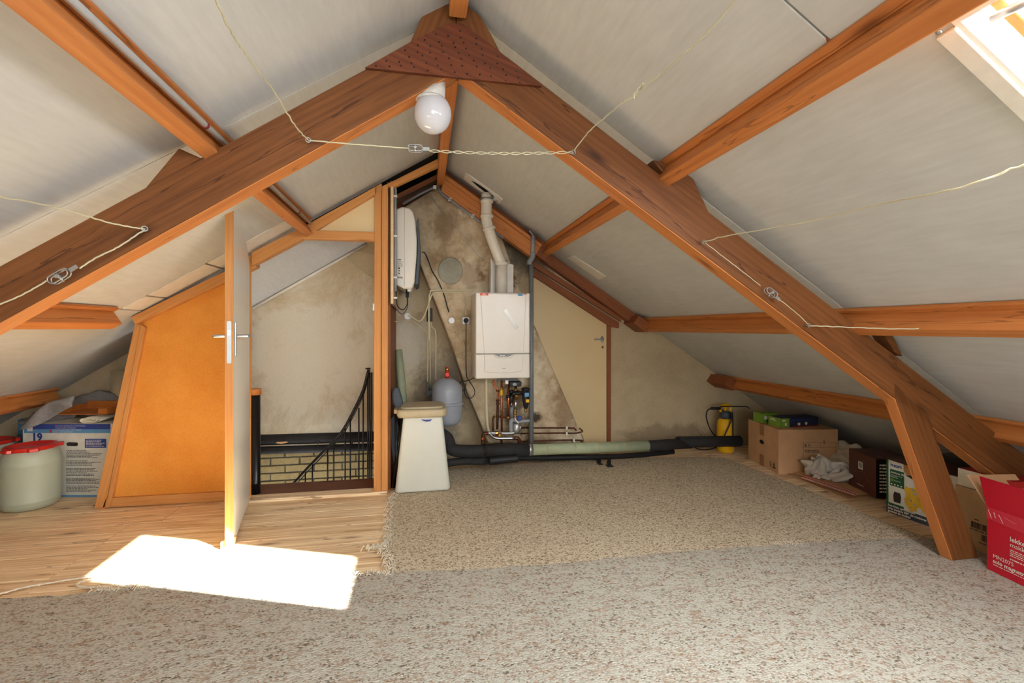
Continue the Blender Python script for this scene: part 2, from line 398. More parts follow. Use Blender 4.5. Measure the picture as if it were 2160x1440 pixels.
for x0, x1, ys in ((-.752,.148,(-2.7,-.1,1.0,1.87,3.34)), (-1.70,-.752,(-2.7,.9,1.87,3.08)), (-2.57,-1.70,(-2.7,.9,1.87,4.02)), (-3.8,-2.57,(-2.7,.9,1.87,4.02))):
    for a, b in zip(ys, ys[1:]): board(LZ, -1, x0, x1, a, b)
for x0, x1 in ((-1.70,-1.575),(-1.57,-1.262),(-1.258,-.76)): board(LZ, -1, x0, x1, 3.083, 3.40, 'filler_strip', 'white')
MB().prism([rr(u, v, .0005) for u, v in ((1742,78),(1747,80),(1764,92),(1760,96),(1748,90),(1750,97),(1745,93))], V((-sr,0,-cr))*.001).build('torn_notch', M['redpine'], ceil)
# ------------------------------------------------------------------ walls
GX0, GX1 = -3.95, 4.0
BL = {'efflor': (214,200,176), 'brown': (104,70,40), 'dark': (58,46,38), 'grey': (150,142,126)}
c1 = [at(975,585,3.74), at(1000,440,3.74), at(1060,470,3.74), at(1065,595,3.74), at(1150,690,3.74), at(1200,850,3.74), at(1120,940,3.74), at(1010,640,3.74), at(940,480,3.74), at(1140,880,3.74)]
M['gable'] = plaster('gable plaster', (194,175,142), (202,184,151), (184,165,132), [
    (-.85, YG, .85, (.75,.75), (222,214,194), .85, 2), (2.2, YG, .1, (.5,.14), (128,112,90), .6, 5), (2.5, YG, .05, (.35,.08), (190,172,146), .7, 12),
    (-.1, YG, 1.0, (.16,.3), (206,198,182), .6, 8), (.15, YG, .5, (.25,.5), (120,112,102), .7, 4), (.95, YG, 1.8, (.35,.3), (60,56,54), .7, 3), (2.1, YG, .75, (.4,.2), (176,158,130), .4, 6)])  # near-black patch above the cream door paints the shade beside the breast
M['chimney'] = plaster('stained chimney plaster', (192,172,142), (220,208,182), (142,118,88), [
    (c1[2].x, 3.74, c1[2].z, (.12,.1), BL['brown'], .85, 9), (c1[8].x, 3.74, c1[8].z, (.1,.12), (134,110,82), .6, 6), (c1[0].x+.06, 3.74, c1[0].z+.02, (.13,.16), BL['brown'], .75, 9),
    (c1[3].x, 3.74, c1[3].z, (.12,.2), (112,74,42), .9, 11), (c1[1].x, 3.74, c1[1].z+.02, (.16,.12), (228,218,196), .7, 14), (c1[7].x-.1, 3.74, c1[7].z+.2, (.12,.25), (206,190,164), .5, 8),
    (c1[4].x, 3.74, c1[4].z+.0, (.12,.09), (66,48,34), .85, 8), (c1[5].x, 3.74, c1[5].z, (.16,.3), (126,98,70), .6, 12), (c1[6].x, 3.74, c1[6].z, (.4,.12), (110,92,72), .7, 9),
    (c1[9].x-.05, 3.74, c1[9].z, (.07,.05), (48,36,28), .9, 7), (c1[9].x-.22, 3.74, c1[9].z+.05, (.12,.3), (96,74,54), .7, 9)], bumps=.55)
BT = .155                                               # plaster ends above the stair well, yellow brick below
g = MB()
g.prism([V(p) for p in ((GX0,YG,BT),(GX1,YG,BT),(GX1,YG,RZ(GX1)+.2 if RZ(GX1)+.2>BT else BT+.01),(.148,YG,2.45),(GX0,YG,BT+.01))], (0,.1,0))
g.box(-.24, GX1, YG, YG+.1, -.05, BT); g.box(GX0, -1.75, YG, YG+.1, -.05, BT)
wf = struct('wall_far', g, M['gable'])
grout = MB().box(-1.75, -.24, YG+.008, YG+.1, -1.6, BT-.001).build('mortar_bed', M['grout'], wf)
bh, bl = .050, .205
protos = [MB().box(-bl/2, bl/2, 0, .02, 0, bh) for _ in range(3)]
for r in range(11):
    z = BT-.012-(r+1)*(bh+.010); x = -1.72+(.108 if r % 2 else 0)
    while x < -.3:
        w = min(bl, -.25-x); dx = R.uniform(-.002, .002)
        MB().box(x+dx, x+w+dx, YG-R.uniform(0,.004), YG+.012, z, z+bh).build('brick', M['brick'], wf, .003)
        x += bl+.011
# leaning chimney breast in front of the gable
yc = 3.74
cp = [(835,446),(931,388),(1052,480),(1075,545),(1097,610),(1160,762),(1236,936),(1030,936),(1012,890),(985,826),(955,735),(925,655),(893,575),(870,515),(835,500)]
struct('wall_chimney_breast', MB().prism([at(u, v, yc) for u, v in cp], (0, YG-yc, 0)), M['chimney'], bev=.02)
# blanked round flue hole: a slightly proud plaster disc on the breast
p = at(950, 571, yc)
M['patch'] = plaster('grey plaster patch', (158,154,138), (172,168,152), (140,136,122), bumps=.4)
tag(MB().lathe([(.098,0),(.096,.006),(.088,.010)], p, (0,-1,0), 28, 1, 1.1).build('flue_cover', M['patch']), 'round grey plaster patch over an old flue hole on the stained chimney breast', 'plaster patch')
# rear wall; its unseen window is added behind the rear fill lamp
yr = -2.6
b = MB()
b.box(GX0, -.6, yr-.1, yr, -.05, 2.6); b.box(.9, GX1, yr-.1, yr, -.05, 2.6); b.box(-.6, .9, yr-.1, yr, -.05, .7); b.box(-.6, .9, yr-.1, yr, 1.8, 2.6)
M['rearplaster'] = plain('white plaster', (206,200,188), .85, var=.03, sc=4)
struct('wall_rear', b, M['rearplaster'])
w = MB(); [w.box(*q) for q in ((-.6,.9,yr-.08,yr-.03,.7,.76),(-.6,.9,yr-.08,yr-.03,1.74,1.8),(-.6,-.54,yr-.08,yr-.03,.76,1.74),(.84,.9,yr-.08,yr-.03,.76,1.74),(.12,.18,yr-.08,yr-.03,.76,1.74))]
win = struct('added_window', w, M['white']); MB().box(-.54,.84,yr-.06,yr-.055,.76,1.74).build('pane', M['glass'], win)
struct('wall_left', MB().box(-3.72,-3.62,-2.7,4.1,-.05,.10), M['darkwall']); struct('wall_right', MB().box(3.62,3.72,-2.7,4.1,-.05,.10), M['darkwall'])
# ------------------------------------------------------------------ skylight in the right slope
nR = V((sr,0,cr)); eR = V((cr,0,-sr))
def RP(x, y, d=0): return V((x, y, RZ(x)))+nR*d         # d > 0 goes out through the roof
def rimbar(mb, x0, x1, y0, y1, d0, d1): s = [RP(x,y,d0) for x, y in ((x0,y0),(x1,y0),(x1,y1),(x0,y1))]; mb.prism(s, nR*(d1-d0)); return mb
sl_ = MB(); rimbar(sl_, HX0, HX1, HY1-.012, HY1, -.004, .10); rimbar(sl_, HX0, HX1, HY0, HY0+.012, -.004, .10)
rimbar(sl_, HX0, HX0+.012, HY0+.012, HY1-.012, -.004, .10); rimbar(sl_, HX1-.012, HX1, HY0+.012, HY1-.012, -.004, .10)
sky = struct('window_1', sl_, M['white'])
cas = MB(); rimbar(cas, HX0+.015, HX1+.05, HY1-.002, HY1+.035, -.012, 0); rimbar(cas, HX0+.015, HX1+.05, HY0-.035, HY0+.002, -.012, 0)
rimbar(cas, HX1-.002, HX1+.05, HY0+.002, HY1-.002, -.012, 0)
cc = cas.build('casing', M['white'], sky, .002)
for x, y in ((1.08, HY1+.02), (1.4, HY1+.02), (1.66, HY1+.02)): MB().lathe([(.006,0),(.006,.003),(.002,.004)], RP(x, y, -.012), -nR, 10).build('screw', M['steel'], cc)
sash = MB(); rimbar(sash, HX0+.012, HX1-.012, HY1-.052, HY1-.030, .045, .075); rimbar(sash, HX0+.012, HX1-.012, HY0+.030, HY0+.052, .045, .075)
rimbar(sash, HX0+.012, HX0+.035, HY0+.05, HY1-.05, .045, .075); rimbar(sash, HX1-.035, HX1-.012, HY0+.05, HY1-.05, .045, .075)
sash.build('sash_frame', M['pine'], sky, .003)
pn = MB(); rimbar(pn, HX0+.012, HX1-.012, HY0+.03, HY1-.03, .060, .064); pn.build('pane', M['glass'], sky)
MB().tube([RP(HX0+.05, HY1-.03, .03), RP(HX0+.05, HY1-.10, .02)], .009, 12).build('hinge_pin', M['steel'], sky)
# ------------------------------------------------------------------ floor
f = MB(); f.box(-3.9, 3.9, -2.7, 3.59, -.06, -.022); f.box(-3.9, -1.62, 3.59, 4.1, -.06, -.022); f.box(-.255, 3.9, 3.59, 4.1, -.06, -.022)
fl_ = struct('floor', f, M['darkwall'])
f2 = MB().box(-3.0, 3.0, -2.6, 1.83, -.022, -.001); f2.build('underfloor', M['darkwall'], fl_)
pw = .118
for i in range(19):
    y0 = 1.835+i*pw; y1 = y0+pw-.0045; z = R.uniform(-.0015, 0)
    segs = []
    xl = -3.6; xr = -.12 if y0 < 3.3 else (-2.02 if y0 < 3.4 else -2.0)
    cut = -1.45-R.choice([0, .02, .9, .5])
    if 4 <= i <= 9: cut = -1.62+(i-4)*.001
    segs += [(xl, min(cut, xr)-.0015), (cut+.0015, xr)] if cut < xr-.1 else [(xl, xr)]
    segs += [(2.40, 3.62)]
    if y0 > 3.5: segs += [(-.15, 2.395)]
    for a, b in segs:
        if y1 > YG: y1 = YG-.001
        Mx = Matrix.Translation(V((a, y0, -.011)))
        MB().box(a, b, y0, y1, -.021, z).build('floor_plank', M['plank'], fl_, .0015, Mx)
# stair landing and threshold
tr = struct('trim_threshold', MB().box(-1.10, -.235, 3.23, 3.325, 0, .022), M['plank'], bev=.004, mw=Matrix.Translation((-1.1,3.23,0)))
ld = struct('floor_landing', MB().box(-1.62, -.256, 3.332, 3.59, -.03, .006), M['darkplank'], bev=.003, mw=Matrix.Translation((-1.62,3.33,0)))
st = MB(); st.box(-1.78,-1.75,3.6,4.1,-1.6,2.2*0+.9); st.box(-.256,-.25,3.6,4.02,-1.6,-.03); st.box(-1.78,-.25,3.585,3.6,-1.6,-.03); st.box(-1.78,-.25,3.59,4.1,-1.65,-1.6)
struct('wall_stairwell', st, M['rearplaster'])
# ------------------------------------------------------------------ carpets
near = [fl(0,1268), fl(120,1262), fl(300,1240), fl(420,1240), fl(520,1246), fl(640,1236), fl(745,1214), fl(830,1212), fl(1000,1206), fl(1200,1192), fl(1400,1170), fl(1600,1156), fl(1800,1143), fl(1960,1140)]
near = [V((-3.3, 2.40, 0))]+near+[V((3.2, 1.93, 0)), V((3.2, -2.5, 0)), V((-3.3, -2.5, 0))]
def carp(name, pts, z, mat, label):
    o = MB().prism([V((p.x, p.y, 0)) for p in pts][::-1], (0,0,z)).build(name, M[mat]); return tag(o, label, 'carpet')
def ragged(pts, amp, step=.03, seed=1):
    q = random.Random(seed); out = []
    for a, b in zip(pts, pts[1:]):
        n = max(1, int((b-a).length/step))
        for i in range(n): out.append(a.lerp(b, i/n)+V((q.uniform(-amp, amp), q.uniform(-amp, amp), 0)))
    return out+[pts[-1]]
carp('carpet', ragged(near[:14], .005)+near[14:], .012, 'carpet_near', 'light speckled loop carpet covering the near half of the floor')
far = [fl(826,1216), fl(822,1180), fl(806,1160), fl(822,1135), fl(820,1100), fl(826,1060), V((-.17,3.26,0)), V((-.17,3.70,0)), V((1.4,3.78,0)), V((2.3,3.66,0)), V((2.50,3.60,0)), V((2.545,2.9,0)), V((2.57,2.1,0)), V((2.585,2.0,0))]
far_e = ragged(far, .006, .03, 3)
ne = [p+V((0,.006,0)) for p in near[8:14]][::-1]
carp('carpet', far_e+ne, .010, 'carpet_far', 'beige brown loop carpet covering the far floor from the bin to the boxes')
# frayed yarns along the edge
def strand(pts, r, name, label, seed, amp=.006, kids=0):
    q = random.Random(seed); m = MB(); pp = smooth([p+V((0,0,.006)) for p in pts], 8)
    for k in range(2):
        m.tube([p+V((math.sin(i*1.3+k*3.14)*amp*.5+q.uniform(-1,1)*amp*.3, math.cos(i*1.3+k*3.14)*amp*.5, abs(math.sin(i*1.3+k*1.57))*.003)) for i, p in enumerate(pp)], r, 6)
    return m.build(name, M['yarn'])
tag(strand([fl(-20,1262), fl(40,1245), fl(80,1237), fl(110,1232), fl(180,1221), fl(200,1222)], .0035, 'yarn_strand', '', 1), 'long loose carpet yarn lying on the planks, reaching the left edge', 'yarn')
tag(strand([fl(300,1243), fl(262,1240), fl(235,1245), fl(205,1243), fl(168,1240), fl(165,1233), fl(195,1225)], .0035, 'yarn_strand', '', 2, .007), 'looped carpet yarn curling on the planks at the carpet edge', 'yarn')
fr = MB(); q = random.Random(5)
def fray(p, n, L):
    for _ in range(n):
        a = p+V((q.uniform(-.02,.02), q.uniform(-.02,.02), .012)); d = V((q.uniform(-1,.2), q.uniform(-.6,.6), q.uniform(-.1,.3))).normalized()*L*q.uniform(.5,1.2)
        fr.tube([a, a+d*.5+V((0,0,.006)), V(((a+d).x, (a+d).y, .006))], .0016, 5)
for a, b in zip(far[:6], far[1:7]):
    for i in range(9): fray(a.lerp(b, i/9), 5, .03)
for i in range(16): fray(fl(822,1155).lerp(fl(768,1160), i/16), 4, .02)
for i in range(10): fray(fl(745,1214).lerp(fl(825,1212), i/10), 3, .025)
for i in range(14): fray(fl(200,1250).lerp(fl(330,1240), i/14), 4, .03)
for i in range(10): fray(fl(1640,1152).lerp(fl(1700,1152), i/10), 2, .02)
tag(fr.build('carpet_fringe', M['yarn']), 'frayed beige threads along the cut edges of the carpet', 'carpet threads', kind='stuff')
# ------------------------------------------------------------------ purlins, ridge beam
def purlin(side, xf, depth, w, y0, y1, name, label, bw=.03, group=None):
    # xf: foot of the upslope lower corner on the roof line; the purlin hangs under the lining
    if side > 0: n, e, zf = nR, eR, RZ
    else: n, e, zf = V((-sl,0,cl)), V((-cl,0,-sl)), LZ
    t = .018
    foot = V((xf, 0, zf(xf)))
    a = foot-n*depth; poly = [a, a+e*w, a+e*w+n*(depth-.001), a+n*(depth-.001)]
    poly = [p+V((0,y0,0)) for p in poly]
    root = thing(name, (poly[0].x, y0, poly[0].z), label, 'roof beam', group)
    pboard('beam', M['purlin'], poly, (0, y1-y0, 0), (0,1,0), root, .004)
    q = foot-e*bw; bt = [q-n*t, foot-n*t-e*.001, foot-n*.001-e*.001, q-n*.001]
    pboard('batten', M['purlin'], [p+V((0,y0,0)) for p in bt], (0, y1-y0, 0), (0,1,0), root, .002)
    return root
purlin(1, 1.002, .094, .05, -2.59, YG-.01, 'purlin', 'upper right orange roof purlin running from the skylight corner over the truss')
purlin(1, 1.93, .098, .05, -2.59, YG-.01, 'purlin', 'middle right orange roof purlin level with the small gable door top')
purlin(1, 2.72, .088, .05, -2.59, YG-.01, 'purlin', 'low right roof purlin just above the cardboard boxes')
pu = purlin(-1, -.752, .1, .05, -2.59, 3.24, 'purlin', 'upper left orange roof purlin with a grey conduit behind it', bw=.045)
purlin(-1, -1.70, .095, .06, -2.59, 3.0, 'purlin', 'middle left roof purlin ending at the orange hardboard partition')
purlin(-1, -2.57, .09, .05, -2.59, 3.9, 'purlin', 'low left roof purlin above the drums and computer box')
# notched end block of the middle left purlin
rb = thing('ridge_beam', (.125,-2.59,2.25), 'orange ridge beam under the roof apex, cut off at the dark gusset', 'roof beam')
pboard('beam', M['purlin'], [V((.093,-2.59,2.25)), V((.157,-2.59,2.25)), V((.157,-2.59,2.33)), V((.093,-2.59,2.33))], (0, 2.59+1.765, 0), (0,1,0), rb, .004)
pboard('beam', M['purlin'], [V((.10,1.90,2.20)), V((.155,1.90,2.20)), V((.155,1.90,2.33)), V((.10,1.90,2.33))], (0, YG-.01-1.90, 0), (0,1,0), rb, .004)
# wooden shoe blocks where the purlins meet the far gable
def shoe(x, z, L, label, e=eR, n=nR, y0=3.80):
    o = V((x, 0, z)); h = .085; w = .075
    p = [o-e*L, o+e*w*.6, o+e*w*.9+n*h*.4, o+e*w*.6+n*h, o-e*L*.96+n*h]
    return tag(pboard('purlin_block', M['redpine'], [q+V((0,y0,0)) for q in p], (0, YG-y0-.001, 0), (1,0,-.6), None, .006), label, 'wood block')
a = V((1.93,0,RZ(1.93)))-nR*.105; shoe(a.x-.02, a.z, .10, 'chamfered wood block holding the middle right purlin at the gable')
a = V((2.72,0,RZ(2.72)))-nR*.098; shoe(a.x-.02, a.z, .06, 'chamfered wood block holding the low right purlin at the gable', y0=3.74)
# ------------------------------------------------------------------ truss
truss = thing('roof_truss', (.13,1.8,2.0), 'big brown wooden A-frame roof truss spanning the attic', 'truss')
T0, TT = 1.80, .08
def tz(x): return 2.16-.655*x
def raf(poly, grain, name='rafter', y=T0, t=TT, mat='truss', bev=.004, parent=truss): return pboard(name, M[mat], [V((x,y,z)) for x, z in poly], (0,t,0), grain, parent, bev)
raf([(.13,2.075),(.20,2.029),(3.0,.195),(3.0,.395),(.32,2.145),(.13,2.245)], (1,0,-.655))
raf([(.129,2.074),(.129,2.245),(-.05,2.15),(-3.02,.19),(-3.02,.02)], (1,0,.655))
# thin orange strips added to paint floor bounce light on the rafter soffits
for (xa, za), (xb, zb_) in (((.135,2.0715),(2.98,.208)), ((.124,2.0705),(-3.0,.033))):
    pboard('lit_soffit_strip', M['purlin'], [V((xa,1.801,za)), V((xb,1.801,zb_)), V((xb,1.801,zb_-.004)), V((xa,1.801,za-.004))], (0,.078,0), (xb-xa,0,zb_-za), truss, 0)
def P2(u, v, y=T0): p = at(u, v, y); return (p.x, p.z)
raf([P2(1378,336),P2(1400,340),P2(1462,372),P2(1476,402),P2(1507,468),P2(1440,412)], (1,0,-.6), 'cleat', T0+.005, .07)
raf([P2(296,405),P2(375,311),P2(440,340),P2(470,318),P2(430,360)], (1,0,.6), 'cleat', T0+.005, .07)
raf([P2(1866,700),P2(1884,704),P2(1908,752),P2(1890,742)], (1,0,-.6), 'cleat', T0+.005, .07)
# apex gusset and the two shaped pieces behind it
raf([P2(866,88),P2(893,30),P2(945,4),P2(962,10),P2(962,90),P2(850,150)], (.4,0,1), 'apex_block', T0-.004, .06)
raf([P2(963,10),P2(985,12),P2(1012,34),P2(1035,72),P2(1057,114),P2(1020,120),P2(963,90)], (.4,0,-1), 'apex_block', T0-.004, .06)
gs = raf([P2(770,143,1.785),P2(868,88,1.785),P2(925,60,1.785),P2(946,50,1.785),P2(975,50,1.785),P2(1050,106,1.785),P2(1143,182,1.785)], (1,0,-.35), 'gusset_plate', 1.782, .016, 'gusset', .001)
q = random.Random(2)
for r_ in range(9):
    for c_ in range(12):
        u = 800+c_*27+q.uniform(-4,4)-r_*6; v = 150+r_*-13+c_*2.3+q.uniform(-3,3)
        if 88+(u-868)*-.55*(u<925) > v and u < 940: pass
        lo = 146+(u-770)*.102; hi = 143-(u-770)*.56 if u < 925 else (56 if u < 975 else 50+(u-975)*.79)
        if hi+7 < v < lo-5: MB().lathe([(.0035,0),(.0035,.001)], at(u, v, 1.7815), (0,-1,0), 6).build('nail', M['blackmetal'], gs)
raf([(2.102,.86),(2.102,.80),(2.435,0.012),(2.587,0.012),(2.30,.69)], (.33,0,-.8), 'strut', T0+.0, .055, 'truss')
pboard('lit_strut_edge', M['purlin'], [V((2.1015,1.801,.80)), V((2.4345,1.801,.013)), V((2.4305,1.801,.013)), V((2.0975,1.801,.80))], (0,.053,0), (.33,0,-.8), truss, 0)  # orange skin paints the brighter light on the strut's left face
raf([(-1.95,.80),(-1.84,.87),(-2.17,.0+.012),(-2.33,.0+.012)], (.33,0,.8), 'strut', T0+.0, .055, 'truss') if False else None
# ------------------------------------------------------------------ partition with the stair opening
YP = 3.30; YD = 3.245
part = struct('wall_partition', MB().prism([at(215,1052,YP+.02), at(491,1050,YP+.02), at(500,566,YP+.02), at(290,684,YP+.02)], (0,.012,0)), M['hardboard'])
def pb(name, pts, y, t, grain, mat='pine', bev=.003): return pboard(name, M[mat], [at(u, v, y) for u, v in pts], (0,t,0), grain, part, bev)
pb('stud', [(198,1073),(221,1073),(300,684),(284,684)], YP, .06, (.25,0,1))
pb('stud', [(222,1072),(232,1069),(306,690),(297,684)], YP-.006, .03, (.25,0,1))
pb('sole_plate', [(215,1071),(491,1056),(491,1036),(222,1051)], YP, .05, (1,0,0))
pb('top_rail', [(284,684),(540,563),(540,540),(276,668)], YP-.03, .075, (1,0,.66))
pb('top_rail', [(530,561),(640,502),(805,402),(805,386),(635,480),(530,532)], YD, .07, (1,0,.66))
pb('header', [(635,503),(792,508),(792,489),(655,485)], YD+.004, .06, (1,0,0))
pb('fanlight_panel', [(640,497),(790,497),(792,398),(700,452)], YD+.03, .012, (1,0,0), 'cream', 0)
pb('stud', [(788,1040),(803,1041),(804,388),(790,396)], YD, .07, (0,0,1))
pb('stud', [(804,1041),(818,1041),(818.5,392),(805,392)], YD+.012, .085, (0,0,1))
pb('hinge_stud', [(523,1060),(529,1060),(529,538),(523,540)], YD+.02, .012, (0,0,1))
pb('strike_plate', [(786.5,640),(789.5,640),(789.5,655),(786.5,655)], YD-.002, .02, (0,0,1), 'steel', 0)
# rail running from the post up to the ridge, and the battens behind it
pb('top_rail', [(806,393),(832,393),(937,344),(937,328),(918,337)], YD+.01, .05, (1,0,.62))
bt = pboard('gable_batten', M['redpine'], [at(u, v, 3.62) for u, v in ((834,421),(940,368),(938,359),(834,411))], (0,.03,0), (1,0,.6)); tag(bt, 'loose brown batten crossing above the inverter', 'batten')
gb = pboard('trim_1', M['redpine'], [at(u, v, 3.93) for u, v in ((834,452),(932,392),(932,380),(834,430))], (0,.05,0), (1,0,.6)); tag(gb, kind='structure')
# enclosure side wall between stair and boiler niche
struct('wall_enclosure', MB().prism([V((-.243,3.345,0)), V((-.243,YG,0)), V((-.243,YG,LZ(-.243)-.01)), V((-.243,3.345,LZ(-.243)-.01))], (.022,0,0)), M['redpine'], mw=frame(V((-.24,3.345,0)), (0,0,1), z=(1,0,0)))
# lowered white boarding over the stair
ga, gb_ = at(533,650,YG), at(775,514,YG); gk = (gb_.z-ga.z)/(gb_.x-ga.x); gz = lambda x: ga.z+gk*(x-ga.x)
sc_ = MB().hexa([V((-1.72,3.375,LZ(-1.72)-.03)), V((-.255,3.375,LZ(-.255)-.03)), V((-.255,3.375,LZ(-.255)-.01)), V((-1.72,3.375,LZ(-1.72)-.01))], [V((-1.72,YG-.001,gz(-1.72))), V((-.255,YG-.001,gz(-.255))), V((-.255,YG-.001,gz(-.255)+.02)), V((-1.72,YG-.001,gz(-1.72)+.02))])
struct('ceiling_stairwell', sc_, M['panel'])
p0, p1 = at(533,650,3.99), at(775,514,3.99)
tag(MB().tube([p0, p1], .011, 8).build('trim_pipe', M['whitepvc']), 'white conduit following the slope between stairwell wall and ceiling', 'conduit')
tag(MB().tube(smooth([at(722,533,4.0), at(745,556,4.0), at(775,580,4.0), at(800,592,4.0)]), .004, 6).build('wire', M['creampipe']), 'thin painted cable running down the stairwell wall from the conduit', 'cable')
tag(MB().tube([at(735,531,4.0), at(800,535,4.0)], .003, 6).build('wire', M['creampipe']), 'short horizontal cable high on the stairwell wall', 'cable')
# door leaf, open into the room
dl = thing('door_1', (-1.07,3.235,0), None, None); dl['kind'] = 'structure'
H = V((-1.072,3.235,0)); Fr = V((-.932,2.585,0)); dd = (Fr-H).normalized(); dn = V((dd.y,-dd.x,0)).normalized()
if dn.x > 0: dn = -dn
def dp(s, z, o=0): return H+dd*s+dn*o+V((0,0,z))
L = (Fr-H).length; prof = [(0,.02),(L,.02),(L,1.70),(.30,1.70),(0,1.50)]
dm = MB().prism([dp(s, z, .002) for s, z in prof], dn*.034).build('leaf', M['doorwhite'], dl, .001)
MB().prism([dp(L, .02), dp(L, 1.70), dp(L, 1.70, .038), dp(L, .02, .038)], dd*.004).build('edge_strip', M['pine'], dl, .001, frame(dp(L,.02), (0,0,1), z=dd))
lk = MB().prism([dp(L+.0045, z, o) for z, o in ((.93,.009),(1.13,.009),(1.135,.012),(1.135,.026),(1.13,.029),(.93,.029),(.925,.026),(.925,.012))], dd*.002).build('lock_plate', M['steel'], dl)
MB().prism([dp(L+.007, z, o) for z, o in ((1.065,.013),(1.09,.013),(1.09,.025),(1.065,.025))], dd*.006).build('latch', M['chrome'], lk)
for s, o0, nm in ((-1, .001, 'right'), (1, .037, 'left')):
    ho = dn*s; b0 = dp(L-.055, 1.035, o0)
    hp = MB().prism([dp(L-.055+a, z, o0) for a, z in ((-.018,.96),(.018,.96),(.018,1.13),(-.018,1.13))], ho*.006).build('handle_plate', M['chrome'], dl, .002)
    MB().tube(smooth([dp(L-.055,1.06,o0)+ho*.004, dp(L-.055,1.06,o0)+ho*.05, dp(L-.07,1.06,o0)+ho*.058, dp(L-.165,1.06,o0)+ho*.056]), .0085, 10).build('handle', M['chrome'], dl)
wd = fl(478,1158); wr = thing('door_wedge', wd, 'small wooden wedge block at the foot of the open door', 'door stop')
MB().prism([wd+V(q) for q in ((-.030,0,0.0),(.02,0,0.0),(.03,0,.045),(-.005,0,.05),(-.030,0,.035))], (0,.05,0)).build('block', M['pine'], wr, .003)
MB().lathe([(.004,0),(.004,.003)], wd+V((.005,0,.022)), (0,-1,0), 8).build('screw', M['steel'], wr)
# newel post, railing
np_ = fl(541,1040); nx, ny = np_.x, 3.40
nw = thing('newel_post', (nx,ny,.006), 'round black stair newel with an orange wooden top', 'stair post')
MB().lathe([(.031,.007),(.031,.07),(.0335,.075),(.0335,.08),(.030,.085),(.030,.66)], (nx,ny,0), n=20).build('shaft', M['blackmetal'], nw)
MB().lathe([(.036,.66),(.036,.695),(.034,.70)], (nx,ny,0), n=20).build('cap', M['purlin'], nw)
yr_ = 3.68
rp = smooth([at(u, v, yr_) for u, v in ((600,1036),(620,1018),(650,985),(690,944),(720,912),(745,868),(765,826),(775,790),(778,779))], 5)
rl_ = thing('stair_railing', rp[0], 'black curved stair railing with thin balusters rising from the stairwell', 'railing')
MB().tube(rp, .009, 8, rs=[.008+.004*i/len(rp) for i in range(len(rp))]).build('handrail', M['blackmetal'], rl_)
MB().tube([p+V((.006,.01,-.022)) for p in rp], .004, 6).build('under_rail', M['blackmetal'], rl_)
for u, v in ((644,996),(659,978),(691,947),(704,930),(728,904),(739,886),(757,862),(766,835)):
    a = at(u, v-2, yr_); b = V((a.x, a.y, -.35)); MB().tube([a, b], .0052, 8).build('baluster', M['blackmetal'], rl_)
a = at(776,778,yr_); MB().lathe([(.019,0),(.019,.006),(.016,.009)], a, n=16).build('cap', M['blackmetal'], rl_)
for i, u in enumerate((776,780,784)):
    a = at(u, 785, yr_); MB().tube([a, V((a.x,a.y,-.35))], .006, 8).build('baluster', M['blackmetal'], rl_)
# two foam covered heating pipes along the gable
def pipe(name, pts, r, mat, label, cat='pipe', k=6, n=14, parent=None, group=None):
    m = MB().tube(smooth(pts, k) if len(pts) > 2 else pts, r, n)
    o = m.build(name, M[mat], parent)
    return o if parent else tag(o, label, cat, group)
z1, z2 = at(650,929,3.93).z, at(650,948,3.93).z
hp = thing('heating_pipe', (-1.5,3.93,z1), 'upper black foam covered pipe crossing the stairwell with a torn patch', 'pipe')
MB().tube([V((-1.7,3.95,z1+.02)), V((-.262,3.95,z1+.005))], .041, 14).build('insulation', M['foam'], hp)
for u in (672, 743): p = at(u,932,3.905); MB().tube([p+V((-.012,0,0)), p+V((.012,0,0))], .047, 12, rs=[.047,.047]).build('tape_band', M['black'], hp) if False else MB().lathe([(.012,0),(.012,.02)], p, (0,-1,0), 8).build('clip', M['black'], hp)
p = at(594,933,3.905); MB().sheet([[p+V((-.045,.003,-.004)), p+V((0,-.003,-.010)), p+V((.045,.003,-.002))], [p+V((-.03,.002,.006)), p+V((0,-.004,.006)), p+V((.04,.002,.006))]]).build('torn_foam', M['card'], hp)
pipe('heating_pipe', [V((-1.7,3.935,z2+.015)), V((-.262,3.935,z2-.005))], .030, 'foam', 'lower black foam covered pipe crossing the stairwell above the bricks')
# ------------------------------------------------------------------ gable right: door, trims
YW = YG-.012
d2 = struct('door_2', MB().prism([at(u, v, YW) for u, v in ((1120,945),(1282,945),(1282,684),(1120,572))], (0,.011,0)), M['cream'])
hp_ = at(1270,715,YW); MB().lathe([(.016,0),(.016,.004)], hp_, (0,-1,0), 14, 1, 1.8).build('handle_plate', M['steel'], d2)
MB().tube(smooth([hp_+V((0,0,.0)), hp_+V((0,-.035,0)), hp_+V((-.02,-.042,0)), hp_+V((-.085,-.038,0))]), .006, 8).build('handle', M['steel'], d2)
kh = at(1271,732,YW); MB().lathe([(.010,0),(.010,.003)], kh, (0,-1,0), 12).build('keyhole_plate', M['brass'], d2)
tag(pboard('trim_2', M['redpine'], [at(u, v, YW-.02) for u, v in ((1281,952),(1289,952),(1289,684),(1281,684))], (0,.03,0), (0,0,1)), kind='structure')
tag(pboard('trim_3', M['redpine'], [at(u, v, YW-.04) for u, v in ((1118,562),(1306,680),(1306,692),(1288,688),(1118,577))], (0,.05,0), (1,0,-.7)), kind='structure')
tag(pboard('trim_4', M['redpine'], [at(u, v, YW-.02) for u, v in ((1118,545),(1310,668),(1310,678),(1118,558))], (0,.03,0), (1,0,-.7)), kind='structure')
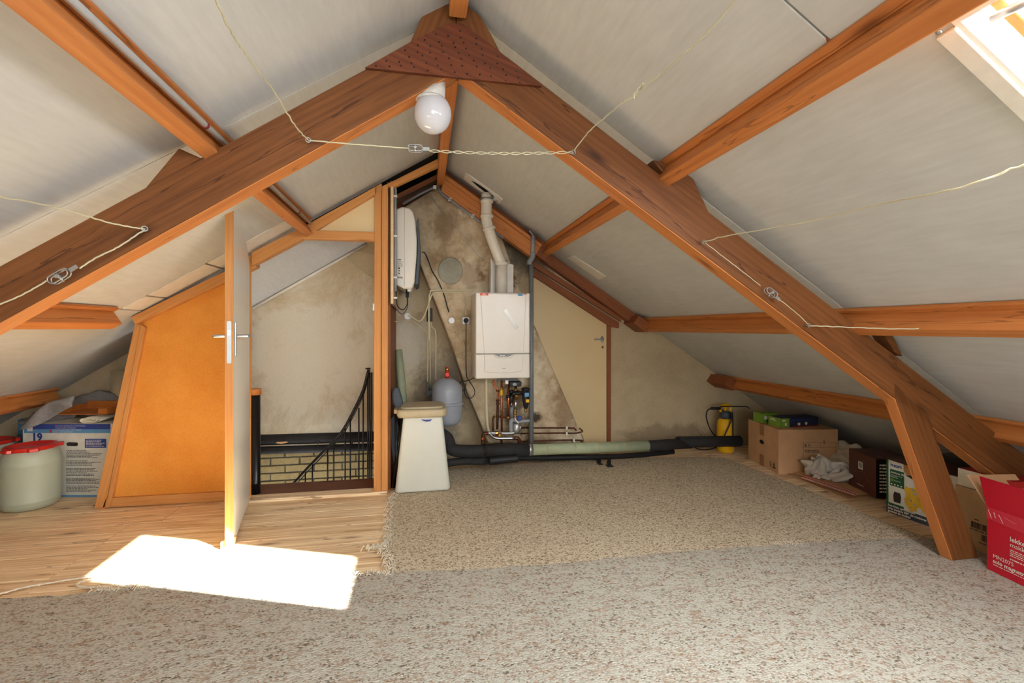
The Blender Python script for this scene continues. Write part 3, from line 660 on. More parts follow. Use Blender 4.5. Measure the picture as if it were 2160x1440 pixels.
# rafter on the gable above the niche
gr = thing('gable_rafter', at(930,400,3.7), 'orange brown rafter along the far gable from ridge to the right purlin', 'roof beam')
pboard('beam', M['truss'], [at(u, v, 3.66) for u, v in ((930,374),(1136,524),(1122,534),(929,402))], (0,.07,0), (1,0,-.7), gr, .003) if False else None
pboard('beam', M['purlin'], [at(u, v, 3.66) for u, v in ((936,375),(1140,522),(1126,545),(930,403))], (0,.08,0), (1,0,-.7), gr, .003)
pboard('batten', M['purlin'], [at(u, v, 3.655) for u, v in ((938,366),(1144,515),(1140,521),(936,374))], (0,.09,0), (1,0,-.7), gr, .003)
struct('trim_5', MB().prism([V((x,3.75,RZ(x)-d)) for x, d in ((.16,.005),(.16,.16),(1.0,.16),(1.0,.005))], (0,.02,0)), M['redpine'])
struct('trim_6', MB().prism([V((x,3.93,RZ(x)-d)) for x, d in ((.95,.004),(.95,.11),(1.86,.11),(1.86,.004))], (0,YG-3.93-.002,0)), M['redpine'], mw=frame(V((.95,3.93,1.8)), (1,0,-.66), z=(0,1,0)))
# ------------------------------------------------------------------ inverter on its plywood board
bx = -.215
pl = MB().prism([V((bx,3.262,at(822,640,3.26).z)), V((bx,3.99,at(822,640,3.26).z-.02)), V((bx,3.99,at(822,393,3.26).z-.06)), V((bx,3.262,at(822,393,3.26).z))], (.018,0,0))
tag(pl.build('plywood_board', M['ply'], bev=.001), 'tall narrow plywood backboard screwed to the stud, carrying the inverter', 'board')
iv = thing('inverter', (-.19,3.37,1.36), 'white wall inverter with a dark grey front, hung beside the flue pipe', 'inverter')
x0 = bx+.018
zb, zt = at(860,610,3.37).z, at(860,436,3.37).z
prof = [(x0+.012,zb+.03),(x0+.06,zb+.004),(x0+.12,zb+.004),(x0+.138,zb+.05),(x0+.152,(zb+zt)/2-.05),(x0+.154,(zb+zt)/2+.06),(x0+.143,zt-.10),(x0+.128,zt-.03),(x0+.10,zt-.006),(x0+.05,zt),(x0+.012,zt-.02)]
MB().prism([V((x,3.37,z)) for x, z in prof], (0,.40,0)).build('housing', M['boiler'], iv, .012)
MB().prism([V((x,3.362,z)) for x, z in ((x0+.140,zb+.03),(x0+.163,zb+.04),(x0+.178,(zb+zt)/2),(x0+.164,zt-.07),(x0+.150,zt-.10),(x0+.158,(zb+zt)/2+.05),(x0+.155,(zb+zt)/2-.05))], (0,.42,0)).build('front_cover', M['slate'], iv, .004)
MB().box(x0+.001, x0+.02, 3.40, 3.74, zb+.05, zt-.05).build('mounting_bracket', M['steel'], iv)
MB().tube([V((x0+.068,3.3685,zb+.02)), V((x0+.068,3.3685,zt-.01))], .0012, 6).build('seam', M['binlid'], iv)
lf = Face(V((x0+.016,3.37,zb+.075)), (1,0,0), (0,0,1), iv)
lf.lines(.004,.045,.075,.13, 8, .0022, M['ink'], seed=4); lf.rect(.004,.03,.128,.132, M['ink']); lf.lines(.004,.045,.0,.012, 2, .004, M['ink'], seed=5)
for a, b in ((.010,.048),(.010,.030)): lf.poly([(a,b),(a+.012,b),(a+.006,b+.012)], M['ink'], 'warning_symbol')
lf.poly([(.016+.006*math.cos(t*.7),.070+.006*math.sin(t*.7)) for t in range(9)], M['ink'], 'warning_symbol')
MB().lathe([(.012,0),(.012,-.05),(.009,-.06)], V((x0+.085,3.44,zb+.005))).build('connector', M['black'], iv)
MB().lathe([(.016,0),(.014,-.02)], V((x0+.10,3.40,zb+.006))).build('cable_gland', M['binwhite'], iv)
cf = V((x0+.085,3.44,zb-.055))
pipe('cable', [cf, cf+V((-.002,-.01,-.05)), cf+V((-.03,-.02,-.085)), cf+V((-.07,-.02,-.05)), cf+V((-.075,-.02,.06))], .0035, 'black', 'black cable looping from the inverter to the plywood board', 'cable')
pipe('cable', [cf+V((.004,0,0)), cf+V((0,-.01,-.07)), cf+V((-.035,-.02,-.115)), cf+V((-.085,-.02,-.06)), cf+V((-.082,-.02,.06))], .003, 'slate', 'grey cable hanging in a lower loop below the inverter', 'cable')
# conduit on the board with clips
cx, cy = bx+.030, 3.30
cd = thing('conduit', (cx,cy,1.4), 'dark grey conduit with white clips along the plywood board', 'conduit')
MB().tube(smooth([V((cx,cy,zb-.02)), V((cx,cy,zt)), V((cx,cy,zt+.09)), V((cx-.012,cy,zt+.13)), V((cx-.03,cy+.02,zt+.15))]), .0085, 10).build('tube', M['pvc'], cd)
for v in (414,498,585,628): z = at(830,v,cy).z; MB().box(cx-.012,cx+.011,cy-.012,cy+.008,z-.006,z+.006).build('clip', M['white'], cd)
cd = thing('conduit', at(870,420,3.7), 'grey conduit with white clips under the gable beams, bent at the ridge', 'conduit')
pts = [at(850,430,3.72), at(885,410,3.72), at(923,391,3.72), at(928,402,3.70), at(934,410,3.65), at(1016,470,3.65), at(1062,502,3.65)]
MB().tube(pts, .009, 10).build('tube', M['pvc'], cd)
for u, v in ((917,395),(949,421),(997,456)): p = at(u,v,3.655); MB().box(p.x-.012,p.x+.012,p.y-.012,p.y+.01,p.z-.012,p.z+.012).build('clip', M['white'], cd)
# ------------------------------------------------------------------ boiler
YB = 3.40
a, b = at(1003,616,YB), at(1118,797,YB)
X0, X1, ZB, ZT = a.x, b.x, b.z, a.z
bo = thing('boiler', (X0,YB,ZB), 'white wall hung heating boiler with a curved lower flap', 'boiler')
MB().rbox(X0, X1, YB+.03, yc-.002, ZB, ZT, .015).build('casing', M['boiler'], bo)
zs = at(1060,746,YB).z
w_ = X1-X0
MB().box(X0+.001, X1-.001, YB, YB+.031, zs+.002, ZT-.001).build('front_cover', M['boiler'], bo, .008)
MB().box(X0+.001, X1-.001, YB, YB+.031, ZB+.001, zs-.0015).build('lower_cover', M['boiler'], bo, .008)
k1 = (X0+.035, X0+.062); k2 = (X1-.075, X1-.055)
MB().prism([V((k1[0],YB,ZT-.01)), V((k1[1],YB,zs+.003)), V((X1-.050,YB,zs+.003)), V((X1-.030,YB,ZT-.01))], (0,-.006,0)).build('raised_panel', M['boiler'], bo, .004)
cv = [V((k1[1],YB,zs-.003))]+[V((k1[1]+.004+(w_-.125)*t, YB, ZB+.052-.012*math.sin(math.pi*t))) for t in [i/8 for i in range(9)]]+[V((X1-.050,YB,zs-.003))]
MB().prism(cv[::-1], (0,-.008,0)).build('flap', M['boiler'], bo, .004)
xm = (X0+X1)/2+.005
MB().prism([V((xm-.072,YB-.009,zs-.004)), V((xm-.035,YB-.009,zs-.020)), V((xm+.035,YB-.009,zs-.020)), V((xm+.072,YB-.009,zs-.004))], (0,.002,0)).build('display_recess', M['pvcdark'], bo)
MB().tube(smooth([V((xm-.076,YB-.012,zs-.006)), V((xm-.045,YB-.014,zs-.028)), V((xm+.045,YB-.014,zs-.028)), V((xm+.076,YB-.012,zs-.006))]), .004, 8).build('grip', M['boiler'], bo)
bf = Face(V((X0,YB-.009,ZB)), (1,0,0), (0,0,1), bo)
bf.text('ecocomfort', .010, xm-X0-.026, zs-ZB-.016, M['printwhite']) if False else bf.lines(xm-X0-.03, xm-X0+.03, zs-ZB-.018, zs-ZB-.008, 1, .006, M['printwhite'], 'logo')
bf.rect(xm-X0-.013, xm-X0+.013, .072, .076, M['pvc'], 'logo')
tf = Face(V((X0,YB,ZB)), (1,0,0), (0,0,1), bo, .0075); hz = ZT-ZB
tf.rect(.032,.092,hz-.024,hz-.006, M['orange'], 'sticker'); tf.lines(.05,.088,hz-.022,hz-.009, 3, .0022, M['printwhite'])
tf.rect(w_-.092,w_-.058,hz-.024,hz-.006, M['printsky'], 'sticker'); tf.rect(w_-.052,w_-.028,hz-.012,hz-.006, M['printred'], 'sticker')
tp = MB().prism([tf.pt(.200,hz-.13,.003), tf.pt(.223,hz-.118,.003), tf.pt(.315,hz-.255,.003), tf.pt(.290,hz-.268,.003)], (0,-.0004,0)).build('tape_strip', M['boiltape'], bo)
# flue
sy = YB+.17
fu = thing('flue_pipe', at(1055,600,sy), 'white flue pipe bending from the boiler top up to the roof plate', 'flue')
RF = .044
s3 = MB().tube([V((at(1058,617,sy).x,sy,ZT-.005)), at(1058,560,sy)], RF, 20).build('lower_pipe', M['whitepvc'], fu)
el = smooth([at(1058,562,sy), at(1056,552,sy), at(1049,535,sy), at(1036,500,sy), at(1029,476,sy), at(1026,460,sy), at(1026,440,sy), at(1026,408,sy)], 4)
MB().tube(el, RF-.003, 20).build('bent_pipe', M['whitepvc'], fu)
for u, v, w2, nm in ((1058,556,.0,'collar'),(1027,457,0,'collar'),(1032,483,0,'collar'),(1027,425,0,'collar')):
    c = at(u,v,sy); MB().lathe([(RF+.003,-.012),(RF+.006,-.008),(RF+.006,.008),(RF+.003,.012)], c, (0 if v != 483 else -.28,0,1), 20).build(nm, M['whitepvc'], fu)
c = at(1026,421,sy); MB().lathe([(RF+.005,-.009),(RF+.006,.009)], c, n=20).build('clamp_band', M['steel'], fu)
MB().box(c.x+RF, c.x+RF+.045, c.y-.008, c.y+.008, c.z-.006, c.z+.012).build('clamp_lug', M['steel'], fu)
# open sheet metal collar box around the lower flue
cb = thing('flue_shroud', at(1058,600,sy+.06), 'white folded sheet shroud standing behind the flue on the boiler', 'shroud')
l0, l1, l2, l3 = at(1031,617,sy+.06), at(1033,548,sy+.06), at(1083,558,sy+.06), at(1083,617,sy+.06)
MB().prism([l0, l3, l2, l1], (0,.003,0)).build('back_sheet', M['whitepvc'], cb)
MB().prism([V(l0)+V((0,-.10,0)), l0, l1, V(l1)+V((0,-.08,0))], (.003,0,0)).build('side_sheet', M['whitepvc'], cb)
# roof plate around the flue
pc = rr(1020,398,.004)
rp_ = thing('flue_roof_plate', pc, 'white rectangular roof plate with a dark hole around the flue', 'roof plate')
q = [rr(u, v, .006) for u, v in ((986,363),(1062,419),(1052,431),(978,376))]
c0 = rr(986,364,.006); ex = eR; wy = V((0,1,0))
ca = rr(1020,397,0); hx, hy = .165, .075
def rpp(a, b, d=.0): return V((ca.x,ca.y,RZ(ca.x)))+eR*a+V((0,b,0))-nR*d
mb = MB(); n = 32; outer = []; inner = []
for k in range(n):
    t = 2*math.pi*(k+.5)/n; ct, st_ = math.cos(t), math.sin(t); s_ = 1/max(abs(ct), abs(st_)); outer.append((ct*s_*hx, st_*s_*hy)); inner.append((ct*.11, st_*.05))
vs = [rpp(a, b, .012) for a, b in outer]+[rpp(a, b, .012) for a, b in inner]+[rpp(a, b, .0) for a, b in outer]+[rpp(a, b, .0) for a, b in inner]
mb.add(vs, [(k, (k+1)%n, n+(k+1)%n, n+k) for k in range(n)]+[(k, 2*n+k, 2*n+(k+1)%n, (k+1)%n) for k in range(n)]+[(n+k, n+(k+1)%n, 3*n+(k+1)%n, 3*n+k) for k in range(n)])
mb.build('plate', M['white'], rp_)
mb = MB(); mb.add([rpp(a, b, .001) for a, b in inner], [tuple(range(n))]); mb.build('dark_opening', M['felt'], rp_)
[MB().lathe([(.004,0),(.004,.002)], rpp(a, b, .012), -nR, 8).build('screw', M['steel'], rp_) for a in (-hx+.012, hx-.012) for b in (-hy+.012, hy-.012)]
# small cover plate on the roof
cq = [rr(u, v, .002) for u, v in ((1197,543),(1209,538),(1279,582),(1264,589))]
tag(MB().prism(cq, -nR*.005).build('cover_plate', M['white']), 'small blank white cover strip nailed to the roof lining', 'cover strip')
# ------------------------------------------------------------------ wall cables and sockets on the breast
yw = 3.725
def px(pts, y): return [at(u, v, y) for u, v in pts]
pipe('electric_conduit', px([(905,720),(905,632),(908,618),(916,612),(1000,612)], yw), .0065, 'creampipe', 'cream conduit turning from the wall to the boiler, the upper of two', 'conduit', k=5)
pipe('electric_conduit', px([(982,664),(982,634),(977,619),(962,616),(925,616),(912,620),(901,650),(894,668),(884,677),(868,668),(860,665)], yw), .006, 'creampipe', 'cream conduit arching from the socket to the round junction box', 'conduit', k=5)
pipe('electric_conduit', px([(832,678),(846,678),(856,672)], yw+.1), .005, 'creampipe', 'short cream conduit reaching the round junction box from the left', 'conduit')
pipe('electric_conduit', px([(868,672),(885,688),(902,703)], yw+.1), .005, 'creampipe', 'cream conduit running diagonally down from the round junction box', 'conduit')
for us, lb in (((902,700,902,825),'leftmost vertical cream pipe below the black pump switch'),((907,676,908,830),'middle vertical cream pipe below the black pump switch')):
    pipe('electric_conduit', px([(us[0],us[1]),(us[2],us[3])], yw+.12), .0055, 'creampipe', lb, 'conduit')
pipe('electric_conduit', px([(909,676),(911,690),(919,704),(919,800)], yw+.12), .0055, 'creampipe', 'bent cream pipe right of the two straight ones', 'conduit')
def jbox(u, v, y, label, r=.026):
    c = at(u, v, y); t = thing('junction_box', c, label, 'junction box')
    MB().lathe([(r,0),(r,.018),(r*.92,.022)], c, (0,-1,0), 20).build('body', M['porcelain'], t); MB().lathe([(r*.8,.0),(r*.78,.005)], c+V((0,-.022,0)), (0,-1,0), 20).build('lid', M['porcelain'], t)
jbox(860,667,yw+.09,'round white junction box left of the black switch'); jbox(952,676,yw+.015,'round white junction box between black cable and socket')
c = at(906,664,yw+.06); sw = thing('pump_switch', c, 'small black wall switch on the cream conduits', 'switch')
MB().rbox(c.x-.023,c.x+.023,c.y-.04,c.y+.03,c.z-.052,c.z+.052,.006).build('body', M['black'], sw); MB().box(c.x-.008,c.x+.008,c.y-.046,c.y-.038,c.z-.012,c.z+.012).build('rocker', M['slate'], sw)
c = at(982,676,yw+.015); so = thing('wall_socket', c, 'cream wall socket with a black plug left of the boiler', 'socket')
MB().box(c.x-.028,c.x+.028,c.y-.03,c.y,c.z-.028,c.z+.028).build('socket_body', M['porcelain'], so, .004)
MB().lathe([(.019,0),(.019,.025),(.014,.032)], c+V((0,-.03,0)), (0,-1,0), 16).build('plug', M['black'], so)
pc_ = [c+V((0,-.05,0)), c+V((0,-.055,-.06)), at(983,735,yw-.05), at(984,790,yw-.05), at(990,803,yw-.05), at(1001,822,yw-.05), at(999,835,yw-.05), at(988,840,yw-.05), at(980,828,yw-.05), at(983,808,yw-.05), at(978,822,yw-.06), at(966,832,yw-.06), at(964,820,yw-.06), at(972,806,yw-.06), at(985,803,yw-.06), at(1004,795,yw-.05)]
tag(MB().tube(smooth(pc_, 6), .0035, 8).build('power_cable', M['black']), 'black power cable hanging from the plug in two loops below the boiler edge', 'cable')
pipe('cable', px([(890,532),(896,533),(903,548),(912,572),(924,592),(936,620),(943,645),(947,658)], yw), .004, 'black', 'black cable running diagonally from the inverter to the junction box', 'cable')
pipe('cable', px([(955,689),(968,708),(976,722),(982,740),(986,770),(988,800)], yw), .0025, 'creampipe', 'thin cream cable winding down from the round junction box', 'cable')
pipe('cable', px([(905,408),(940,455),(980,500),(1010,540),(1033,546)], yw-.005), .0022, 'steel', 'thin steel wire stretched diagonally across the stained wall to the flue', 'wire')
pipe('cable', px([(990,808),(1020,806),(1050,806)], yw-.01), .003, 'creampipe', 'thin cream cable crossing behind the boiler pipes', 'cable')
# ------------------------------------------------------------------ plumbing under the boiler
yb = 3.58
def pp(name, pts, r, mat, label, y=yb, k=5, cat='pipe'): return pipe(name, px(pts, y), r, mat, label, cat, k=k, n=10)
pp('drain_pipe', [(1026,797),(1026,860),(1028,895),(1031,911)], .011, 'creampipe', 'pale grey pipe under the left side of the boiler')
def fit(u, v, r, h, mat, parent, y=yb, name='fitting', axis=(0,0,1)):
    return MB().lathe([(r*.8,-h),(r,-h*.8),(r,h*.8),(r*.8,h)], at(u, v, y), axis, 8, sm=False).build(name, M[mat], parent)
g1 = thing('gas_pipe', at(1049,850,yb), 'dark copper pipe with an offset bend left of the bright one', 'pipe')
MB().tube(smooth(px([(1042,801),(1042,812),(1046,817),(1050,822),(1050,845)], yb), 4), .0085, 10).build('tube', M['copper'], g1)
MB().tube(px([(1050,845),(1049,905)], yb), .009, 10).build('tube', M['oldcopper'], g1)
for v in (824, 845, 852): fit(1050, v, .013, .007, 'oldcopper', g1)
g2 = thing('copper_pipe', at(1058,860,yb), 'bright copper pipe with a yellow gas valve', 'pipe')
MB().tube(px([(1058,801),(1058.5,915)], yb), .0085, 10).build('tube', M['copper'], g2); fit(1058,828,.011,.02,'yellow',g2,name='valve_handle',y=yb-.012); fit(1058,820,.012,.01,'brass',g2); fit(1055,915,.018,.012,'brass',g2,y=yb-.01)
MB().tube(px([(1058,920),(1058,935)], yb), .009, 10).build('tube', M['oldcopper'], g2)
g3 = thing('copper_pipe', at(1072,850,yb), 'shorter copper pipe right of the yellow valve', 'pipe')
MB().tube(px([(1073,812),(1072.5,880)], yb), .0085, 10).build('tube', M['copper'], g3); fit(1073,826,.012,.012,'oldcopper',g3); fit(1072.5,880,.012,.006,'brass',g3)
g4 = thing('copper_pipe', at(1045,880,yb), 'tarnished copper branch running sideways at knee height', 'pipe')
MB().tube(smooth(px([(1040,908),(1040,884),(1044,878),(1052,878),(1074,881)], yb+.02), 4), .008, 10).build('tube', M['oldcopper'], g4); fit(1045,877,.012,.008,'brass',g4,yb+.02,axis=(1,0,0)); fit(1071,881,.013,.008,'brass',g4,yb+.01,axis=(1,0,0))
g5 = thing('valve_group', at(1088,835,yb), 'brass safety valve with a chrome drain pipe under the boiler', 'valve')
MB().tube(px([(1088,813),(1088,842)], yb), .013, 12, rs=[.011,.016]).build('valve_body', M['brass'], g5)
MB().lathe([(.010,-.03),(.018,-.02),(.021,0),(.018,.02),(.010,.03)], at(1090,831,yb-.005), (0,0,1), 12).build('valve_bulge', M['brass'], g5)
MB().tube(px([(1088,842),(1087.5,864)], yb), .010, 10).build('tube', M['chrome'], g5)
for v in (865, 870, 876): fit(1087, v, .011, .008, 'brass', g5)
g6 = thing('filling_valve', at(1080,845,yb), 'black insulated valve beside the brass safety valve', 'valve')
MB().lathe([(.012,-.045),(.022,-.03),(.024,.02),(.014,.04)], at(1078,840,yb+.03), (0,0,1), 12).build('valve_body', M['black'], g6)
MB().tube(px([(1079,852),(1079,880)], yb+.03), .019, 12).build('insulated_pipe', M['pvcdark'], g6); MB().tube(px([(1079,848),(1079,858)], yb), .007, 8).build('tube', M['copper'], g6)
for u, v in ((1072,836),(1079,826),(1084,830)): MB().lathe([(.010,-.018),(.013,0),(.010,.018)], at(u,v,yb-.02), (1,0,.2), 8).build('knob', M['blackmetal'], g6)
# black pipe elbow unit directly under the boiler
g7 = thing('pump_unit', at(1085,808,yb), 'black plastic connector block right under the boiler', 'valve')
MB().rbox(at(1073,0,yb).x, at(1098,0,yb).x, yb-.04, yb+.05, at(0,815,yb).z if False else at(1085,814,yb).z, at(1085,804,yb).z, .008).build('body', M['black'], g7)
MB().lathe([(.011,0),(.013,.01),(.011,.02)], at(1085,811,yb-.045), (0,-1,.3), 12, 1.4).build('grey_cap', M['pvc'], g7)
x = at(1069,806,yb-.03); MB().box(x.x-.012,x.x+.012,x.y,x.y+.02,x.z-.014,x.z+.014).build('label_tag', M['white'], g7)
tag(MB().tube(smooth(px([(1050,802),(1075,801),(1090,803),(1099,810)], yb+.05), 4), .016, 12).build('corrugated_hose', M['pvc']), 'grey hose curving just below the boiler bottom', 'hose')
# magnetic filter
fm = thing('dirt_filter', at(1110,840,yb), 'black dirt filter with yellow sticker hanging by the grey pipe', 'filter')
c = at(1109,840,yb-.02)
zf = lambda v: at(1109,v,yb-.02).z-c.z
MB().lathe([(.012,zf(861)),(.020,zf(856)),(.027,zf(845)),(.029,zf(838)),(.027,zf(836)),(.029,zf(834)),(.029,zf(823)),(.034,zf(822)),(.034,zf(819)),(.02,zf(817))], c, n=18).build('canister', M['black'], fm)
MB().tube([c+V((-.09,0,.012+.03)), c+V((-.02,0,.042))], .016, 12).build('inlet', M['black'], fm)
MB().lathe([(.009,0),(.009,.012)], c+V((0,0,zf(817))), n=10).build('bleed_cap', M['brass'], fm); MB().lathe([(.011,0),(.011,-.02),(.007,-.03)], c+V((0,0,zf(861)))).build('drain_fitting', M['brass'], fm)
MB().box(c.x-.006,c.x+.020,c.y-.031,c.y-.027,zf(847)+c.z,zf(841)+c.z).build('sticker', M['yellow'], fm); MB().box(c.x-.014,c.x+.018,c.y-.032,c.y-.028,zf(835)+c.z,zf(827)+c.z).build('sticker', M['printsky'], fm)
# manifold below
g8 = thing('return_manifold', at(1085,905,yb), 'grey plastic pipe tee with a blue round knob', 'pipe')
MB().tube(smooth(px([(1078,912),(1078,890),(1083,884)], yb-.02), 4), .017, 14).build('riser', M['pvc'], g8)
MB().lathe([(.026,-.04),(.032,-.02),(.032,.03),(.02,.045)], at(1089,903,yb-.02), n=16).build('trap', M['steel'], g8)
MB().tube(smooth(px([(1080,884),(1090,889),(1104,888),(1117,887)], yb-.0), 3), .014, 12).build('branch', M['pvc'], g8)
MB().lathe([(.018,0),(.020,.01),(.016,.018)], at(1095,881,yb-.03), (0,-1,0), 12).build('knob', M['printblue'], g8)
MB().tube(px([(1086,880),(1088,886),(1094,892)], yb-.06), .005, 6).build('lever', M['white'], g8)
pp('return_pipe', [(1022,913),(1050,913),(1080,913),(1093,908),(1098,898)], .0125, 'steel', 'upper silver heating pipe curving up to the trap', yb-.03)
pp('return_pipe', [(1034,914),(1040,921),(1050,924),(1086,924)], .0105, 'chrome', 'lower silver pipe below the upper heating pipe', yb-.04)
for p in ([(1019,940),(1019,920),(1022,914),(1030,914)], [(1095,942),(1096,930),(1092,924),(1086,924)]):
    g = thing('copper_elbow', at(*p[0], yb-.04), 'copper elbow rising from the black pipe on the '+('left' if p[0][0] < 1050 else 'right')+' of the silver pipes', 'pipe')
    MB().tube(smooth(px(p, yb-.04), 4), .0135, 10).build('tube', M['oldcopper'], g); fit(p[1][0], p[1][1]+4, .016, .008, 'copper', g, yb-.04)
fit(1048,914,.018,.012,'brass',g8,yb-.03,axis=(1,0,0)); fit(1055,917,.016,.014,'brass',g8,yb-.06)
for v0, v1, e, lb in ((902,902,1209,'uppermost'),(914,913,1217,'second'),(931,928,1236,'lowest')):
    pts = [(1098,v0),(1180,v1),(e-8,v1+.5)]
    ends = {902:[(1205,897),(1209,892)] if False else [(1211,903),(1216,908)], 914:[(1222,912),(1229,909),(1222,903)], 931:[(1225,931),(1240,936),(1246,942)]}[v0]
    o = pipe('thin_pipe', px(pts+ends, 3.715), .006, 'oldcopper', lb+' of three thin brown pipes low on the stained breast', 'pipe', k=4, n=8)
for u, v in ((1195,902),(1195,914),(1210,929)):
    p = at(u, v, 3.705); tag(MB().box(p.x-.007,p.x+.007,p.y-.01,p.y+.03,p.z-.012,p.z+.012).build('pipe_clip', M['white']), {902:'white clip on the uppermost thin brown pipe',914:'white clip on the middle thin brown pipe',929:'white clip on the lowest thin brown pipe'}[v], 'clip')
# grey vent pipe beside the boiler
yv = 3.64
vp = thing('vent_pipe', at(1121,940,yv), 'tall grey plastic pipe right of the boiler, with an offset bend near the roof', 'pipe')
RV = .019
MB().tube(px([(1120.5,944),(1120.5,555)], yv), RV, 14).build('lower_tube', M['pvcdark'], vp)
MB().tube(smooth(px([(1120.5,556),(1120.5,550),(1125,545),(1127,540),(1127,530)], yv), 4), RV+.001, 14).build('bend', M['pvc'], vp) if False else MB().tube(smooth(px([(1117,558),(1117,552),(1121,546),(1124,540),(1124,532)], yv), 4), RV+.002, 14).build('bend', M['pvc'], vp)
MB().tube(px([(1124,534),(1124,497)], yv), RV-.002, 14).build('upper_tube', M['pvc'], vp); MB().tube(px([(1126,498),(1117,486)], yv), .008, 8).build('cut_tip', M['pvc'], vp)
# ------------------------------------------------------------------ big foam pipe along the floor
yf = 3.50
bp = thing('floor_pipe', at(1000,950,yf), 'thick heating pipe above the floor with a pale green middle section on a bracket', 'pipe')
A = lambda u, v, y=yf: at(u, v, y)
MB().tube(smooth([V((-.20,3.62,A(1000,925).z+.10)), V((-.02,3.62,A(1000,925).z+.10)), A(935,918), A(946,930), A(952,946), A(972,951), A(1022,951)], 5), .045, 16).build('elbow', M['foam'], bp)
MB().tube([A(1020,950), A(1115,948)], .048, 16).build('black_sleeve', M['foam'], bp); MB().lathe([(.050,-.006),(.050,.006)], A(1022,950), (1,0,0), 16).build('joint_band', M['black'], bp)
MB().lathe([(.047,-.02),(.047,.02)], A(1117,948), (1,0,0), 16).build('foil_band', M['steel'], bp)
e1 = A(1366,940, 3.60); MB().tube([A(1119,948), e1], .0425, 16).build('green_sleeve', M['greenpipe'], bp)
d1 = (e1-A(1119,948)).normalized()
for k in (.12, .35, .55, .78): c = A(1119,948).lerp(e1, k); MB().lathe([(.0435,-.004),(.0435,.004)], c, d1, 16).build('joint_band', M['binlid'], bp)
e2 = A(1455,934,3.70); e3 = A(1560,930,3.72)
MB().tube([e1, A(1410,938,3.64), A(1412,937,3.64), e2], .044, 16, rs=[.042,.047,.042,.046]).build('black_sleeve', M['foam'], bp)
MB().tube([A(1430,932,3.68), e3], .047, 16).build('black_sleeve', M['foam'], bp)
b0 = A(1283,955,3.58); MB().box(b0.x-.014,b0.x+.014,b0.y-.02,b0.y-.012,.012,b0.z-.03).build('support_leg', M['blackmetal'], bp)
MB().box(b0.x-.07,b0.x-.042,b0.y+.05,b0.y+.058,.012,b0.z-.03).build('support_leg', M['blackmetal'], bp); MB().box(b0.x-.03,b0.x+.02,b0.y-.06,b0.y-.012,.010,.016).build('foot', M['blackmetal'], bp); MB().box(b0.x-.075,b0.x-.04,b0.y+.01,b0.y+.055,.010,.016).build('foot', M['blackmetal'], bp)
pipe('floor_pipe_lower', [V((-.2,3.58,.045)), A(960,974,yf+.04), A(1015,972,yf+.04), A(1060,968,yf+.08)], .028, 'foam', 'thinner black pipe lying under the thick floor pipe on the left', 'pipe')
pipe('floor_pipe_lower', [A(1060,966,3.60), A(1300,962,3.66), A(1420,952,3.74)], .022, 'black', 'long black pipe hidden in shade under the pale green pipe', 'pipe')
cs = A(1063,969,3.46); cm = MB(); pts = [A(1032,972,3.44), A(1092,966,3.44)]
n = 30; cm.tube([pts[0].lerp(pts[1], i/n) for i in range(n+1)], .03, 14, rs=[.029+.0025*(i % 2) for i in range(n+1)])
for q_ in cm.v: q_.z = max(q_.z, .012)
tag(cm.build('foam_sleeve', M['black']), 'short wrapped piece of black corrugated sleeve on the carpet under the pipe', 'pipe sleeve')
pv = thing('floor_drain_pipe', A(1200,966,3.60), 'dark grey plastic pipe lying on the floor behind the carpet edge', 'pipe')
def onfl(u, v, r): p = fl(u, v, r); return p
q0, q1 = onfl(1120,966,.034), onfl(1262,963,.034)
MB().tube(smooth([q0+V((-.02,.10,.0)), q0+V((-.01,.03,0)), q0+V((.03,.0,0)), q0.lerp(q1,.3), q1]), .022, 14).build('tube', M['pvcdark'], pv); MB().lathe([(.026,-.015),(.026,.015)], q0.lerp(q1,.16), (1,0,0), 14).build('clip', M['pvc'], pv)
MB().lathe([(.027,-.04),(.027,.02)], q1, (1,0,0), 14).build('socket', M['pvcdark'], pv)
tag(MB().lathe([(.14,0),(.14,.025),(.12,.025),(.12,.002)], V((A(1200,938,3.80).x, 3.86, .155)), (0,-.55,.83), 28).build('hose_coil', M['slate']), 'dark blue coiled hose behind the green pipe', 'hose')
# ------------------------------------------------------------------ expansion vessel
vy = 3.60; c = at(943,850,vy); zv = lambda v: at(943,v,vy).z; rv = .119
ev = thing('expansion_vessel', V((c.x,vy,zv(897))), 'grey enamel expansion tank with a red fitting on top, behind the bin', 'tank')
hh = zv(797)-zv(897)
MB().lathe([(.035,0),(.08,.010),(.108,.04),(rv-.004,.08),(rv-.004,hh*.5),(rv-.004,hh*.72),(.108,hh*.84),(.07,hh*.95),(.03,hh)], V((c.x,vy,zv(897))), n=36).build('tank_body', M['tank'], ev)
MB().lathe([(rv-.004,-.012),(rv+.006,-.008),(rv+.006,.008),(rv-.004,.012)], V((c.x,vy,zv(850))), n=36).build('seam_ring', M['tank'], ev)
MB().tube([V((c.x,vy,zv(797)-.005)), V((c.x,vy,zv(774)))], .014, 12).build('connector', M['red'], ev)
MB().lathe([(.018,0),(.020,.02),(.014,.024)], V((c.x,vy-.012,zv(789))), (0,-1,0), 12).build('relief_cap', M['red'], ev); MB().lathe([(.016,-.012),(.016,.012)], V((c.x,vy,zv(779))), n=8).build('brass_nut', M['brass'], ev)
MB().box(c.x-.15,c.x-.135,3.72,4.0,zv(845),zv(812)).build('wall_bracket', M['blackmetal'], ev); MB().box(c.x-.15,c.x-.08,3.66,3.72,zv(835),zv(825)).build('wall_bracket', M['blackmetal'], ev)
